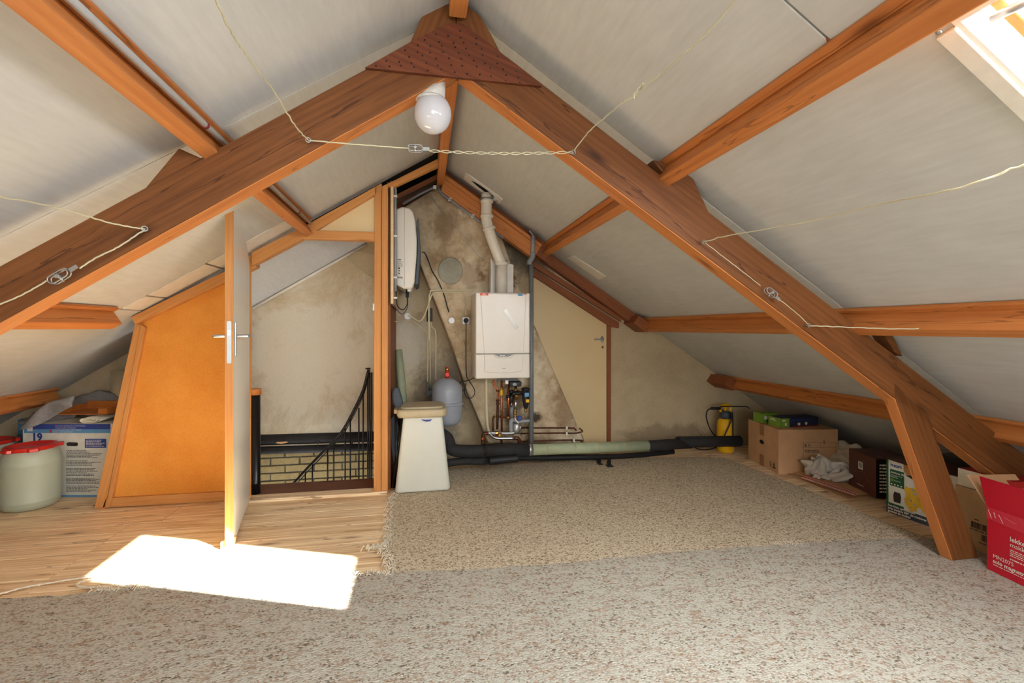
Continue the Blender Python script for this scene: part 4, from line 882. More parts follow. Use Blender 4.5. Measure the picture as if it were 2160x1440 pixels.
# ------------------------------------------------------------------ bin, foam tube, folded chair
bn = thing('waste_bin', (-.005,3.36,.012), 'tall tapered white plastic bin with a beige lid beside the partition post', 'bin')
bl_, br_ = at(833,1035,3.20).x, at(950,1035,3.20).x
MB().rbox(bl_, br_, 3.20, 3.52, .013, .522, .03, t=(.72,.74)).build('body', M['binwhite'], bn)
lx0, lx1 = at(833,870,3.2).x, at(944,870,3.2).x
MB().rbox(lx0+.01, lx1, 3.20, 3.51, .505, .560, .05).build('lid', M['binlid'], bn)
MB().rbox(lx0+.035, lx1-.03, 3.23, 3.48, .558, .572, .05).build('lid_dome', M['binlid'], bn)
MB().prism([V((lx0-.012,3.28,.525)), V((lx0+.02,3.26,.525)), V((lx0+.02,3.42,.525)), V((lx0-.012,3.40,.525))], (0,0,.028)).build('hinge', M['binlid'], bn, .004)
MB().sheet([[at(u, v, 3.212) for u, v in r_] for r_ in (((888,884),(898,885),(912,884)),((892,887),(900,889),(908,888)))]).build('bag_scrap', M['printblue'], bn)
pipe('foam_tube', [V((-.150,3.93,.56)), V((-.165,3.96,.80)), V((-.175,3.98,1.0))], .028, 'greenpipe', 'pale green foam tube leaning against the gable behind the bin', 'tube') if False else None
gt = MB(); gt.tube([at(853,880,3.86), at(846,800,3.9), at(841,737,3.94)], .030, 14, rs=[.034,.032,.026]); tag(gt.build('foam_tube', M['greenpipe']), 'sage green foam roll leaning in the corner behind the bin', 'foam roll')
fc = thing('folded_chair', (-.19,3.4,.0), 'folded dark grey chair squeezed between the post and the bin', 'chair')
bk = px([(826,830),(829,820),(836,815),(842,822),(848,842),(853,868),(838,868),(828,850)], 3.36)
MB().prism(bk, (0,.05,0)).build('backrest', M['slate'], fc, .012)
for a, b in (((834,866),(838,1010)), ((850,866),(829,985))): MB().tube([at(*a,3.34), V((at(*b,3.30).x, 3.30, .02))], .008, 8).build('leg', M['blackmetal'], fc)
MB().prism([at(u, v, 3.40) for u, v in ((823,885),(835,870),(842,905),(831,985),(823,930))], (0,.02,0)).build('seat', M['slate'], fc, .006)
# ------------------------------------------------------------------ right side: boxes and garden sprayer
def carton(name, p0, xd, w, d, h, mat, label, cat='box', z=.0, edge=True):
    # p0 front left bottom corner, xd direction of the front face; depth to the left-hand normal
    x = V(xd).normalized(); y = V((-x.y, x.x, 0)); p0 = V((p0[0], p0[1], z))
    t = thing(name, p0+x*w/2+y*d/2, label, cat)
    a = [p0, p0+x*w, p0+x*w+y*d, p0+y*d]
    MB().prism(a, (0,0,h)).build('carton', M[mat], t, .002)
    return t, x, y, p0
# sprayer
sp0 = V((2.80,3.80,0)); S_ = 1
sp = at(1530,925,3.80); c = V((sp.x,3.80,0))
sy_ = thing('garden_sprayer', c, 'yellow pressure sprayer with black hose behind the big cardboard box', 'sprayer')
zz = lambda v: at(1530,v,3.80).z
MB().lathe([(.055,.0),(.068,.012),(.070,.03),(.070,zz(898)),(.066,zz(888)),(.045,zz(882)),(.038,zz(879))], c, n=24).build('tank', M['yellow'], sy_)
MB().lathe([(.046,zz(882)),(.048,zz(874)),(.044,zz(868)),(.03,zz(866))], c, n=20).build('pump_collar', M['slate'], sy_)
MB().tube(smooth([V((c.x-.045,3.80,zz(868))), V((c.x-.050,3.80,zz(858))), V((c.x,3.80,zz(853))), V((c.x+.052,3.80,zz(857))), V((c.x+.048,3.80,zz(866))), V((c.x+.02,3.80,zz(870)))]), .011, 8).build('pump_handle', M['yellow'], sy_)
MB().tube([V((c.x,3.80,zz(868))), V((c.x,3.80,zz(855)))], .014, 10).build('pump_rod', M['yellow'], sy_)
MB().tube(px([(1500,861),(1519,861)], 3.74), .012, 10).build('trigger_grip', M['black'], sy_); MB().tube(px([(1517,861),(1520,857),(1575,857),(1581,861)], 3.74), .005, 8).build('lance', M['blackmetal'], sy_)
MB().tube(smooth(px([(1500,861),(1492,866),(1490,880),(1498,905),(1512,922),(1522,926),(1530,915),(1541,890),(1544,880),(1543,870)], 3.70)), .0055, 8).build('hose', M['black'], sy_)
MB().tube(smooth(px([(1545,868),(1546,890),(1546,915),(1547,935)], 3.72)), .0055, 8).build('hose', M['black'], sy_)
hl = smooth([fl(u, v, .012) for u, v in ((1466,940),(1470,946),(1485,948),(1502,946),(1516,940),(1512,936))]); pipe('hose_end', hl, .005, 'black', 'thin black hose loop on the floor in front of the yellow sprayer', 'hose')
# big brown box
B0 = fl(1642,1000); B1 = fl(1557,968); xd = (V((3.1,3.07,0))-V((B0.x,B0.y,0))); hb = .335
bb, bx_, by_, bp0 = carton('cardboard_box', (B0.x,B0.y), xd, .46, (B1-B0).length, hb, 'card', 'largest brown cardboard box, with a handle hole, in front of the sprayer')
D = (B1-B0).length
MB().tube([bp0+V((0,0,0))]*1+[bp0+V((0,0,.01))], .001, 4) if False else None
sf = Face(bp0+by_*D, -by_, (0,0,1), bb); 
sf.poly([(D*.48+.032*math.cos(t*.5236),hb*.57+.017*math.sin(t*.5236)) for t in range(12)], M['felt'], 'handle_hole')
sf.rect(D*.48-.03,D*.48+.03,hb-.09,hb, M['tape'], 'tape'); sf.rect(D*.48-.03,D*.48+.03,0,.09, M['tape'], 'tape')
sf.rect(D*.74,D*.80,.030,.034, M['ink']); sf.rect(D*.74,D*.80,.046,.050, M['ink']); sf.rect(D*.765,D*.775,.034,.07, M['ink']); sf.rect(D*.74,D*.80,.068,.071, M['ink']); sf.poly([(D*.83,.03),(D*.93,.03),(D*.88,.078)], M['ink'], 'recycling_mark'); sf.poly([(D*.86,.04),(D*.90,.04),(D*.88,.06)], M['card'], 'recycling_mark')
ff = Face(bp0, bx_, (0,0,1), bb)
for a in ((.19,.445,.235,.2365),(.19,.445,.20,.2015),(.19,.445,.10,.1015),(.19,.1915,.10,.235),(.443,.4445,.10,.235),(.32,.3215,.20,.235)): ff.rect(*a, M['ink'])
ff.text('8', .03, .2, .206, M['ink'], .0005); ff.lines(.225,.26,.205,.23, 3, .003, M['ink']); ff.rect(.345,.348,.225,.255, M['ink']); ff.rect(.352,.355,.225,.255, M['ink']); ff.lines(.2,.34,.16,.185, 2, .006, M['ink'], seed=9)
tpf = Face(bp0+V((0,0,hb)), bx_, by_, bb); tpf.rect(0,.44,D*.5-.025,D*.5+.025, M['tape'], 'tape'); tpf.rect(.001,.44,D*.5-.001,D*.5+.001, M['cardedge'], 'flap_gap'); tpf.rect(.02,.09,D*.62,D*.86, M['printwhite'], 'address_label')
# two green cartons on it
def onbox(u, v): return fl(u, v, hb+.001)
g0 = at(1655,896,3.36); 
gc, gx, gy, gp = carton('green_carton', (2.68,3.38), (1,.05,0), .16, .10, .075, 'greencarton', 'small plain green carton at the back on the big brown box', z=hb+.001)
gf = Face(gp, gx, (0,0,1), gc); gf.rect(.02,.07,.03,.055, M['printwhite']); gf.lines(.02,.12,.008,.022, 2, .005, M['darkgreen'])
hc, hx_, hy_, hp0 = carton('bulb_carton', (2.70,3.20), (1,.02,0), .34, .13, .07, 'blueblack', 'flat dark carton with a lime green end lying on the big brown box', z=hb+.001)
hf = Face(hp0, hx_, (0,0,1), hc); hf.rect(0,.075,.001,.069, M['greencarton'], 'green_end'); hf.lines(.01,.06,.045,.062, 2, .006, M['printwhite']); hf.rect(.035,.05,.012,.035, M['printwhite'], 'lamp_picture')
hf.rect(.10,.26,.05,.058, M['printblue'], 'print'); hf.poly([(.15,.012),(.17,.012),(.172,.032),(.148,.032)], M['printwhite'], 'lamp_picture'); hf.poly([(.225+.012*math.cos(t*.7),.025+.012*math.sin(t*.7)) for t in range(9)], M['printwhite'], 'emblem'); hf.rect(.10,.33,.001,.010, M['darkred'], 'print')
hs = Face(hp0+hy_*.13, -hy_, (0,0,1), hc); hs.rect(0,.13,0,.07, M['greencarton'], 'green_end'); hs.lines(.02,.1,.04,.06, 2, .006, M['printwhite'])
# flattened cardboard
def sheetbox(name, pts, t, mat, label, z):
    a = [V((fl(u,v,z).x, fl(u,v,z).y, z)) for u, v in pts]; return tag(MB().prism(a, (0,0,t)).build(name, M[mat], bev=.001), label, 'cardboard')
sheetbox('flattened_carton', [(1660,1000),(1790,1055),(1860,1048),(1870,1040),(1740,985)], .006, 'cardlight', 'lowest flattened brown cardboard sheet on the planks', .001)
fc2 = sheetbox('flattened_carton', [(1672,996),(1800,1046),(1850,1040),(1730,980)], .006, 'card', 'upper flattened cardboard sheet with an orange printed strip', .012)
ap = [fl(u,v,.0195) for u, v in ((1687,1008),(1798,1045),(1812,1040),(1700,1002))]
ostrip = MB().prism(ap, (0,0,.0004)).build('printed_strip', M['orange'], fc2)
m = MB()
for i in range(22):
    for s in (0, 1):
        a = (i+.1)/22; b = (i+.9)/22
        P_ = lambda t, w: ap[0].lerp(ap[1], t).lerp(ap[3].lerp(ap[2], t), w)+V((0,0,.0006))
        m.prism([P_(a+(.02 if s else 0), .1+.45*s), P_(b-.005, .1+.45*s), P_(b-.005+.006, .42+.45*s), P_(a+.006, .42+.45*s)], (0,0,.0003))
m.build('print', M['printwhite'], ostrip)
# plastic bag
def blob(name, cx, cy, cz, rx, ry, rz, mat, label, cat, seed, amp=.25, nn=26, flat=None):
    q = random.Random(seed); ph = [(q.uniform(1,9), q.uniform(1,9), q.uniform(0,6)) for _ in range(6)]; rows = []
    for i in range(nn+1):
        t = math.pi*i/nn; row = []
        for j in range(nn*2+1):
            p = 2*math.pi*(j % (nn*2))/(nn*2); d = 1+amp*sum(math.sin(a*t+b_*0+round(b_)*p+c_)/6*1.6 for a, b_, c_ in ph)
            z = cz+rz*math.cos(t)*d
            row.append(V((cx+rx*math.sin(t)*math.cos(p)*d, cy+ry*math.sin(t)*math.sin(p)*d, max(z, flat if flat is not None else -9))))
        rows.append(row)
    return tag(MB().sheet(rows).build(name, M[mat]), label, cat)
blob('plastic_bag', 2.93, 2.90, .062, .095, .095, .055, 'film', 'crumpled clear plastic bag on the flattened cardboard', 'bag', 4, .55, 30, .022)
blob('plastic_bag', 2.82, 2.985, .080, .085, .08, .07, 'film', 'small puffed clear plastic bag beside the big box', 'bag', 8, .5, 24, .022)
wv = MB(); q = random.Random(3); rows = []
for i in range(12):
    rows.append([V((2.99+.016*i, 2.86+.024*j+.008*i, .10+.14*(i/11)+.012*math.sin(j*1.3+i*.5)+.01*math.sin(i*2.2))) for j in range(10)])
wv.sheet(rows); ws = wv.build('wrapping_sheet', M['paper']); ws.modifiers.new('s', 'SOLIDIFY').thickness = .003
tag(ws, 'pale wrinkled packing sheet propped behind the plastic bags', 'packing sheet')
# dark brown carton
c0 = fl(1848,1050,.018); c1_ = fl(1793,1022,.018)
xa = V((.93,.1,0)); d_ = (c1_-c0).length
dc, dx, dy, dp0 = carton('brown_carton', (c0.x,c0.y), ((c1_-c0).y, -(c1_-c0).x, 0), .24, .27, .25, 'browncarton', 'glossy dark brown carton with black printed front between bag and white box', z=.018)
ds = Face(dp0+dy*.27, -dy, (0,0,1), dc)
ds.rect(.10,.145,.14,.19, M['printwhite'], 'label'); [ds.rect(.108+i*.005,.110+i*.005,.150,.185, M['ink'], 'barcode') for i in range(7)]
ds.lines(.09,.2,.028,.042, 1, .004, M['printwhite']); ds.rect(.04,.26,.2305,.2315, M['cardedge'], 'crease'); ds.poly([(.0,.10),(.002,.10),(.15,.13),(.27,.04),(.27,.042),(.15,.133)], M['cardedge'], 'crease')
df = Face(dp0, dx, (0,0,1), dc); df.rect(0,.24,0,.245, M['blackmetal'], 'black_front'); df.lines(.02,.2,.03,.22, 9, .010, M['printwhite'], seed=11)
dt = Face(dp0+V((0,0,.245)), dx, dy, dc); dt.rect(0,.24,0,.27, M['ink'], 'dark_top'); dt.lines(.02,.2,.18,.26, 3, .022, M['printwhite'], seed=12); dt.poly([(.02,.02),(.2,.03),(.19,.14),(.05,.13)], M['blackmetal'], 'print')
# white printed airfryer box
P0 = fl(1870,1078); P1 = fl(1965,1112); pd = P0-P1
PL = .38; pxd = V((pd.x, pd.y, 0)).normalized(); pyv = V((0,0,1))
A0 = P0-pxd*PL
ab = thing('airfryer_box', A0+V((.15,.2,.012)), 'white and green fryer box printed with yellow fries behind the strut', 'box')
ha = .315; yn = V((-pxd.y, pxd.x, 0))       # into the box
if yn.x < 0: yn = -yn
MB().prism([A0, A0+yn*.26, A0+yn*.26+pxd*PL, A0+pxd*PL], (0,0,ha)).build('carton', M['boxwhite'], ab, .002)
af = Face(P0, -pxd, (0,0,1), ab)             # a runs towards the camera
af.rect(0,.012,0,ha, M['darkgreen']); af.rect(.10,PL,.07,ha, M['boxwhite'])
af.rect(.022,.10,.165,.262, M['darkgreen'], 'green_panel'); af.rect(.022,.10,.055,.16, M['boxwhite'])
af.text('PHILIPS', .020, .024, .279, M['printblue'], .0006); af.text('Airfryer XL', .0165, .026, .240, M['printwhite'], .0004)
af.rect(.026,.09,.229,.2305, M['printwhite']); af.lines(.026,.088,.214,.226, 2, .002, M['printwhite'])
af.rect(.027,.043,.192,.209, M['greencarton'], 'symbol'); af.text('Rapid Air', .010, .046, .197, M['printwhite']); [af.rect(.028+i*.018,.036+i*.018,.172,.180, M['printwhite'], 'symbol') for i in range(4)]
af.rect(0,.10,.045,.062, M['darkgreen']); af.poly([(.045,.075),(.082,.075),(.086,.11),(.08,.135),(.048,.135),(.042,.11)], M['ink'], 'fryer_picture')
q = random.Random(9)
af.poly([(.10,.315),(.17,.315),(.19,.29),(.17,.255),(.12,.25),(.10,.27)], M['peanut'], 'nuts_picture'); af.poly([(.11,.25),(.16,.232),(.24,.235),(.25,.262),(.18,.265)], M['ink'], 'bowl_picture')
for i in range(110):
    a = q.uniform(.125,.34); b = q.uniform(.070,.19)-(a-.1)*.18; g = q.choice((q.uniform(-1.3,-.4), q.uniform(.1,1.0), -.8)); L_ = q.uniform(.022,.040); w = .0055
    ca_, sa_ = math.cos(g), math.sin(g); hp3 = [(a+ca_*x-sa_*y, b+sa_*x+ca_*y) for x, y in ((-L_,-w),(L_,-w),(L_,w),(-L_,w))]
    if min(x for x, _ in hp3) < .1005 or min(y for _, y in hp3) < .05 or max(x for x, _ in hp3) > PL-.002: continue
    af.k = i+20 if False else af.k; af.poly(hp3, M['fries'], 'fries_picture', l=.004+i*.0003) if False else af.poly(hp3, M['fries'] if i % 3 else M['orange2'] if 'orange2' in M else M['fries'], 'fries_picture', l=.003+i*.00006)
af.k = 22
af.text('Des frites savoureuses', .0145, .012, .050, M['ink'], .0006) if False else None
af.rect(.0,PL-.0,.0,.046, M['slate'], 'dark_band', l=.0005)
af.text('Des frites savoureuses', .016, .014, .042, M['printwhite'], .0006); af.text('avec jusqu\'a 90% de matieres', .0175, .014, .025, M['printwhite'], .0008); af.text('grasses en moins!', .0175, .014, .009, M['printwhite'], .0008)
tf2 = MB().prism([P0+V((0,0,ha+.001)), P0-pxd*.36+V((0,0,ha+.001)), P0-pxd*.36+yn*.26+V((0,0,ha+.001)), P0+yn*.26+V((0,0,ha+.001))], (0,0,.002)).build('top_flap', M['browncarton'], ab)
MB().prism([P0+V((0,0,ha+.003)), P0-pxd*.22+V((0,0,ha+.003)), P0-pxd*.2-yn*.04+V((0,0,ha-.002)), P0+pxd*.03-yn*.03+V((0,0,ha+.012))], (0,0,.002)).build('open_flap', M['browncarton'], ab)
# cardboard behind the strut
K0 = fl(2095,1163); kx = 2.70
kb, kxx, kyy, kp = carton('cardboard_box', (2.675,1.725), (1,0,0), .42, .245, .30, 'cardlight', 'plain brown cardboard box with bar codes directly behind the roof strut')
ks = Face(kp+kyy*.245, -kyy, (0,0,1), kb)
ks.lines(.09,.125,.155,.162, 1, .005, M['ink']); 
for bx0, bz0, n_ in ((.075,.115,26),(.12,.065,34)):
    q = random.Random(n_); a = bx0
    for i in range(n_):
        w = q.choice((.001,.002,.003)); ks.rect(a, a+w, bz0, bz0+.03, M['ink'], 'barcode', l=.0006); a += w+q.choice((.001,.002))
    ks.lines(bx0, a, bz0-.009, bz0-.002, 1, .004, M['ink'], seed=n_)
# red and white cartons stacked on it
rc, rx_, ry_, rp0 = carton('red_carton', (2.69,1.73), (1,0,0), .36, .235, .085, 'printred', 'flat red and white carton lying on the brown box behind the strut', z=.301)
rs = Face(rp0+ry_*.235, -ry_, (0,0,1), rc); rs.rect(0,.12,0,.085, M['paper'], 'torn_white_end'); rs.rect(.12,.155,.002,.073, M['boxwhite'], 'carton_tab'); rs.poly([(.138+.010*math.cos(t*.7),.018+.010*math.sin(t*.7)) for t in range(9)], M['darkred'], 'emblem'); rs.poly([(.19+.013*math.cos(t*.7),.052+.013*math.sin(t*.7)) for t in range(9)], M['printwhite'], 'emblem'); rs.poly([(.19+.005*math.cos(t*.7),.052+.005*math.sin(t*.7)) for t in range(9)], M['printred'], 'emblem')
rt = Face(rp0+V((0,0,.075)), rx_, ry_, rc); rt.poly([(.05,.14),(.12,.16),(.2,.15),(.2,.155),(.12,.168),(.05,.148)], M['printwhite'])
blob('dark_bread_bag', 2.93, 2.05, .352, .10, .14, .05, 'film2' if 'film2' in M else 'browncarton', 'dark brown lumpy packet in the shade behind the red carton', 'packet', 6, .3, 18, .30) if False else None
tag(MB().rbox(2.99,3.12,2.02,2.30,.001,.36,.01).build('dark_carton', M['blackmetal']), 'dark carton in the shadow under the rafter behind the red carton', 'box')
# tall open crimson box in the right foreground
R0 = fl(2082,1205); R1 = fl(2160,1243); rd = V((R1.x-R0.x, R1.y-R0.y, 0)); rd = V((-.02,-1,0)).normalized() if rd.y > 0 else rd.normalized()
hr = .272; LR = .46
rbx = thing('red_box', R0+rd*.2, 'crimson appliance box with an open flap in the right foreground', 'box')
rn = V((-rd.y, rd.x, 0));
if rn.x < 0: rn = -rn
def RB(a, d, z): return R0+rd*a+rn*d+V((0,0,z+.013))
T_ = .004
MB().prism([RB(0,0,0), RB(LR,0,0), RB(LR,0,hr), RB(0,0,hr)], rn*T_).build('front_panel', M['redbox'], rbx)
MB().prism([RB(0,.26,0), RB(LR,.26,0), RB(LR,.26,hr), RB(0,.26,hr)], rn*T_).build('back_panel', M['redbox'], rbx)
MB().prism([RB(0,T_,0), RB(0,.26,0), RB(0,.26,hr), RB(0,T_,hr)], rd*T_).build('side_panel', M['redbox'], rbx); MB().prism([RB(LR-T_,T_,0), RB(LR-T_,.26,0), RB(LR-T_,.26,hr), RB(LR-T_,T_,hr)], rd*T_).build('side_panel', M['redbox'], rbx)
MB().prism([RB(0,T_,0), RB(LR,T_,0), RB(LR,.26,0), RB(0,.26,0)], (0,0,.003)).build('bottom', M['card'], rbx)
MB().prism([RB(0,0,hr+.001), RB(LR,0,hr+.001), RB(LR,-.01,hr+.14), RB(-.02,-.015,hr+.14)], rn*T_).build('open_flap', M['redbox'], rbx)
MB().prism([RB(.0,.26,hr+.001), RB(LR,.26,hr+.001), RB(LR,.30,hr+.11), RB(.0,.30,hr+.11)], rn*T_).build('open_flap', M['card'], rbx)
MB().prism([RB(0,T_,hr+.001), RB(0,.25,hr+.001), RB(-.09,.24,hr+.12), RB(-.09,.0,hr+.12)], (0,0,T_)).build('open_flap', M['card'], rbx)
rf = Face(RB(0,0,0), rd, (0,0,1), rbx)
if rf.n.dot(V((0,0,CH))-rf.o) < 0: rf.n = -rf.n
rf.o = RB(0,0,0)+rf.n*.0008
def rtext(t, size, a, b, bold=0):
    o = text(t, size, rf.pt(a, b, .001), rf.x, rf.y, M['printwhite'], rbx, bold=bold); return o
rtext('MN207S', .024, .026, .064); rtext('solo magnetron', .0235, .026, .042, .0005); rtext('lekker', .028, .095, .168, .0005); rtext('makkelijk', .027, .095, .144)
rf.lines(.095,.26,.102,.134, 4, .0035, M['printwhite'], seed=21); rf.lines(.095,.26,.086,.094, 1, .005, M['printwhite'], seed=22); rf.lines(.028,.16,.030,.037, 1, .003, M['printwhite'], seed=23)
rf.poly([(.182+.014*math.cos(t*.5236),.20+.016*math.sin(t*.5236)) for t in range(12)], M['felt'], 'handle_hole')
MB().prism([rf.pt(0,hr-.045,.0006), rf.pt(LR,hr-.060,.0006), rf.pt(LR,hr+.01,.0006), rf.pt(0,hr+.01,.0006)], rf.n*.0003).build('tape', M['redtape'], rbx)
for a0_, a1_, b0_, b1_ in ((.006,.020,-.002,-.035),(.030,.036,-.006,-.028),(.050,.068,-.008,-.040),(.070,.12,-.012,-.022)):
    MB().prism([rf.pt(a0_,hr+b0_,.0012), rf.pt(a0_+.002,hr+b0_,.0012), rf.pt(a1_+.002,hr+b1_,.0012), rf.pt(a1_,hr+b1_,.0012)], rf.n*.0002).build('tape_wrinkle', M['printwhite'], rbx)
# ------------------------------------------------------------------ left side: drums, computer box, cloth, tray
def drum(cx, cy, h, label):
    t = thing('plastic_drum', (cx,cy,0), label, 'drum', 'grey green storage drums with red lids'); r = .142
    MB().lathe([(.105,0),(.126,.010),(.135,.03),(.139,.048),(.141,.054),(.138,.060),(.141,.16),(.141,h*.70),(.143,h*.72),(.139,h*.74),(.136,h*.80),(.127,h*.88),(.116,h*.92),(.113,h*.93)], V((cx,cy,0)), n=48).build('body', M['drum'], t)
    MB().lathe([(.118,h*.925),(.124,h*.93),(.125,h*.975),(.120,h*.99),(.106,h*.99),(.102,h*.965),(.02,h*.955)], V((cx,cy,0)), n=48).build('lid', M['red'], t)
    for k, a in enumerate((.55, 2.6, 4.4, 5.4)):
        p = V((cx+.125*math.cos(a), cy+.125*math.sin(a), h*.955)); d = V((math.cos(a), math.sin(a), 0)); s = V((-d.y, d.x, 0))
        MB().prism([p-s*.03-V((0,0,.012)), p-s*.02+d*.022-V((0,0,.010)), p+s*.02+d*.022-V((0,0,.010)), p+s*.03-V((0,0,.012))], (0,0,.02)).build('lid_lug', M['red'], t, .003)
    return t
drum(-2.385, 3.43, .385, 'nearer grey green drum with red lid, right in front of the computer box')
drum(-2.755, 3.62, .385, 'farther grey green drum with red lid, cut off by the left frame edge')
F0 = fl(35,1052); F1 = fl(233,1050); fx = (F1-F0).normalized(); FL_ = .62
F0 = V((-2.60,3.60,0)); fx = V((cosx := math.cos(-TH), math.sin(-TH), 0))
mb_, mx, my, mp = carton('monitor_box', (-2.575,3.635), fx, .60, .20, .475, 'boxwhite', 'white and blue computer monitor box beside the orange partition')
mf = Face(mp, mx, (0,0,1), mb_)
mf.rect(.01,.575,.415,.474, M['printblue'], 'blue_band'); mf.rect(.01,.575,.415,.440, M['printsky'], 'blue_band')
mf.text('1971', .07, .01, .395, M['printwhite'], .002) if False else mf.text('III', .05, .03, .43, M['printwhite'], .003)
mf.text('19', .07, .06, .365, M['printblue'], .003); mf.rect(.045,.12,.340,.347, M['printblue'])
mf.text('Farbmonitor professionell mit TCO Anschluss', .0105, .215, .459, M['printwhite']); mf.text('Moniteur couleur professionnel', .0105, .215, .446, M['printwhite']); mf.text('Professional Color Monitor with Trackwell', .0105, .20, .433, M['printwhite'])
mf.text('Monitor a colori professionale', .0105, .20, .420, M['printwhite']); mf.rect(.18,.192,.418,.436, M['printred'])
mf.poly([(.328+(.022 if math.cos(t*.5236) > 0 else -.022)+.016*math.cos(t*.5236),.343+.013*math.sin(t*.5236)) for t in range(12)], M['ink'], 'handle_hole')
mf.rect(.41,.55,.320,.378, M['printblue'], 'blue_panel'); mf.lines(.416,.545,.325,.374, 5, .004, M['printwhite'], seed=30)
for i, (b0_, b1_, n_) in enumerate(((.25,.305,6),(.20,.24,4),(.135,.19,6),(.085,.125,5),(.03,.075,5))): mf.lines(.29,.53,b0_,b1_, n_, .0035, M['ink'], seed=31+i)
mf.rect(.0,.60,.0,.012, M['printsky'], 'blue_band')
ob, ox, oy, op = carton('pale_blue_box', (-2.84,3.965), (1,0,0), .30, .04, .45, 'printsky', 'flat pale blue box standing behind the monitor box at the gable')
# wooden desk tray, rolled paper, cloth
zt_ = .477
def ol(u, v, z): return fl(u, v, z)
rolls = MB(); c = ol(178,884,zt_+.02)
c = V((-2.14,3.56,zt_)); spi = []
for i in range(40):
    t = i/39*4.2*math.pi; r = .012+.022*i/39; spi.append((r*1.9*math.cos(t), r*.62*math.sin(t)+.024))
rr_rows = [[V((c.x+a, y, c.z+b)) for a, b in spi] for y in (3.54, 3.80)]
# roll runs away from the camera, seen end on
ro = MB().sheet(rr_rows).build('paper_roll', M['paper']); ro.modifiers.new('s','SOLIDIFY').thickness = .002; tag(ro, 'flattened roll of cream paper squeezed under the wooden tray', 'paper')
tz_ = zt_+.056; ty = thing('wooden_tray', (-2.13,3.60,tz_), 'orange varnished wooden desk tray on top of the computer box', 'tray')
X_ = fx; Yv = V((-fx.y, fx.x, 0)); O = V((-2.36,3.60,tz_))
def TB(a0,a1,b0,b1,z0,z1,n_): MB().prism([O+X_*a0+Yv*b0+V((0,0,z0)), O+X_*a1+Yv*b0+V((0,0,z0)), O+X_*a1+Yv*b1+V((0,0,z0)), O+X_*a0+Yv*b1+V((0,0,z0))], (0,0,z1-z0)).build(n_, M['tray'], ty, .002, frame(O, X_))
TB(0,.33,0,.22,0,.006,'base'); TB(0,.012,0,.22,.006,.045,'side'); TB(.318,.33,0,.22,.006,.045,'side'); TB(.012,.318,.208,.22,.006,.06,'back'); TB(.27,.318,.0,.012,.006,.04,'front_lip')
rows = []
q = random.Random(12)
cpts = [(35,905,.0),(60,893,.0)]
for i in range(25):
    s = i/24; row = []
    for j in range(15):
        t = j/14
        bx0 = V((-2.66+.56*s, 3.98-.03*s, 0)); k_ = min(1, max(0, (s-.2)/.2)); fr0 = V((-2.60+.52*s, (3.625-.09*s)*(1-k_)+3.80*k_, 0)); p = bx0.lerp(fr0, t)
        hmp = .50+.155*math.exp(-((s-.62)/.33)**2)*math.sin(math.pi*(1-t*.9))+.012*math.sin(s*14+t*5)+.010*math.sin(t*17+s*6)+.006*math.sin(s*31-t*9)
        z = max(hmp, .488) if s < .96 else .5
        if t > .9 and s < .42: z = .492-(t-.9)*.1
        row.append(V((p.x, p.y, min(z, LZ(p.x)-.01) if p.x < -2.3 else z)))
    rows.append(row)
cl_ = MB().sheet(rows)
g2_ = []
for i in range(12):                                    # the end hanging over the box front
    s = i/11; row = []
    for j in range(8):
        t = j/7; p = at(45+115*s+28*t*(1-s), 905-44*s-34*t+6*math.sin(s*5+t*3), 3.60-.02*s-.010*math.sin(s*9)+.0*t); row.append(p+V((0,-.02-.012*math.sin(s*7+t*4),0)))
    g2_.append(row)
cl_.sheet(g2_)
clo = cl_.build('grey_garment', M['greyfabric']); clo.modifiers.new('s','SOLIDIFY').thickness = .006
tag(clo, 'crumpled grey cloth heaped on the computer box and hanging over its edge', 'cloth')
rp2 = V((-2.17,3.92,0)); tag(MB().lathe([(.055,.001),(.055,.79),(.04,.79),(.04,.77)], rp2, (-.02,.03,1), 20).build('carpet_roll', M['binlid']), 'upright beige roll standing in the dark corner behind the partition', 'roll')
# ------------------------------------------------------------------ lamp under the apex
lx = at(913,240,1.84); lc = V((lx.x, 1.84, lx.z)); Rg = .071
lt = thing('globe_lamp', lc, 'white porcelain lamp with an opal glass globe under the truss apex', 'lamp')
MB().lathe([(Rg*math.sin(math.pi*(i+.5)/21), -Rg*1.06*math.cos(math.pi*(i+.5)/21)) for i in range(19)], lc, (.06,0,1), 32).build('globe', M['opal'], lt)
sz = lambda x: 1.99+.65*x
b0_ = MB(); ring0 = []; ring1 = []
for k in range(24):
    t = 2*math.pi*k/24; a, b = math.cos(t), math.sin(t)
    ring0.append(V((lc.x-.008+.054*a, 1.84+.052*b, lc.z+.050))); x_ = lc.x-.0+.050*a; ring1.append(V((x_, 1.84+.038*b, 1.99+.65*x_+.004)))
b0_.v = ring0+ring1; b0_.f = [[k, (k+1)%24, 24+(k+1)%24, 24+k] for k in range(24)]+[list(range(24))[::-1], list(range(24,48))]; b0_.sm = [True]*24+[False]*2
b0_.build('holder', M['porcelain'], lt); MB().lathe([(.055,-.006),(.057,0),(.055,.006)], V((lc.x-.008,1.84,lc.z+.050)), n=24).build('rim', M['porcelain'], lt)
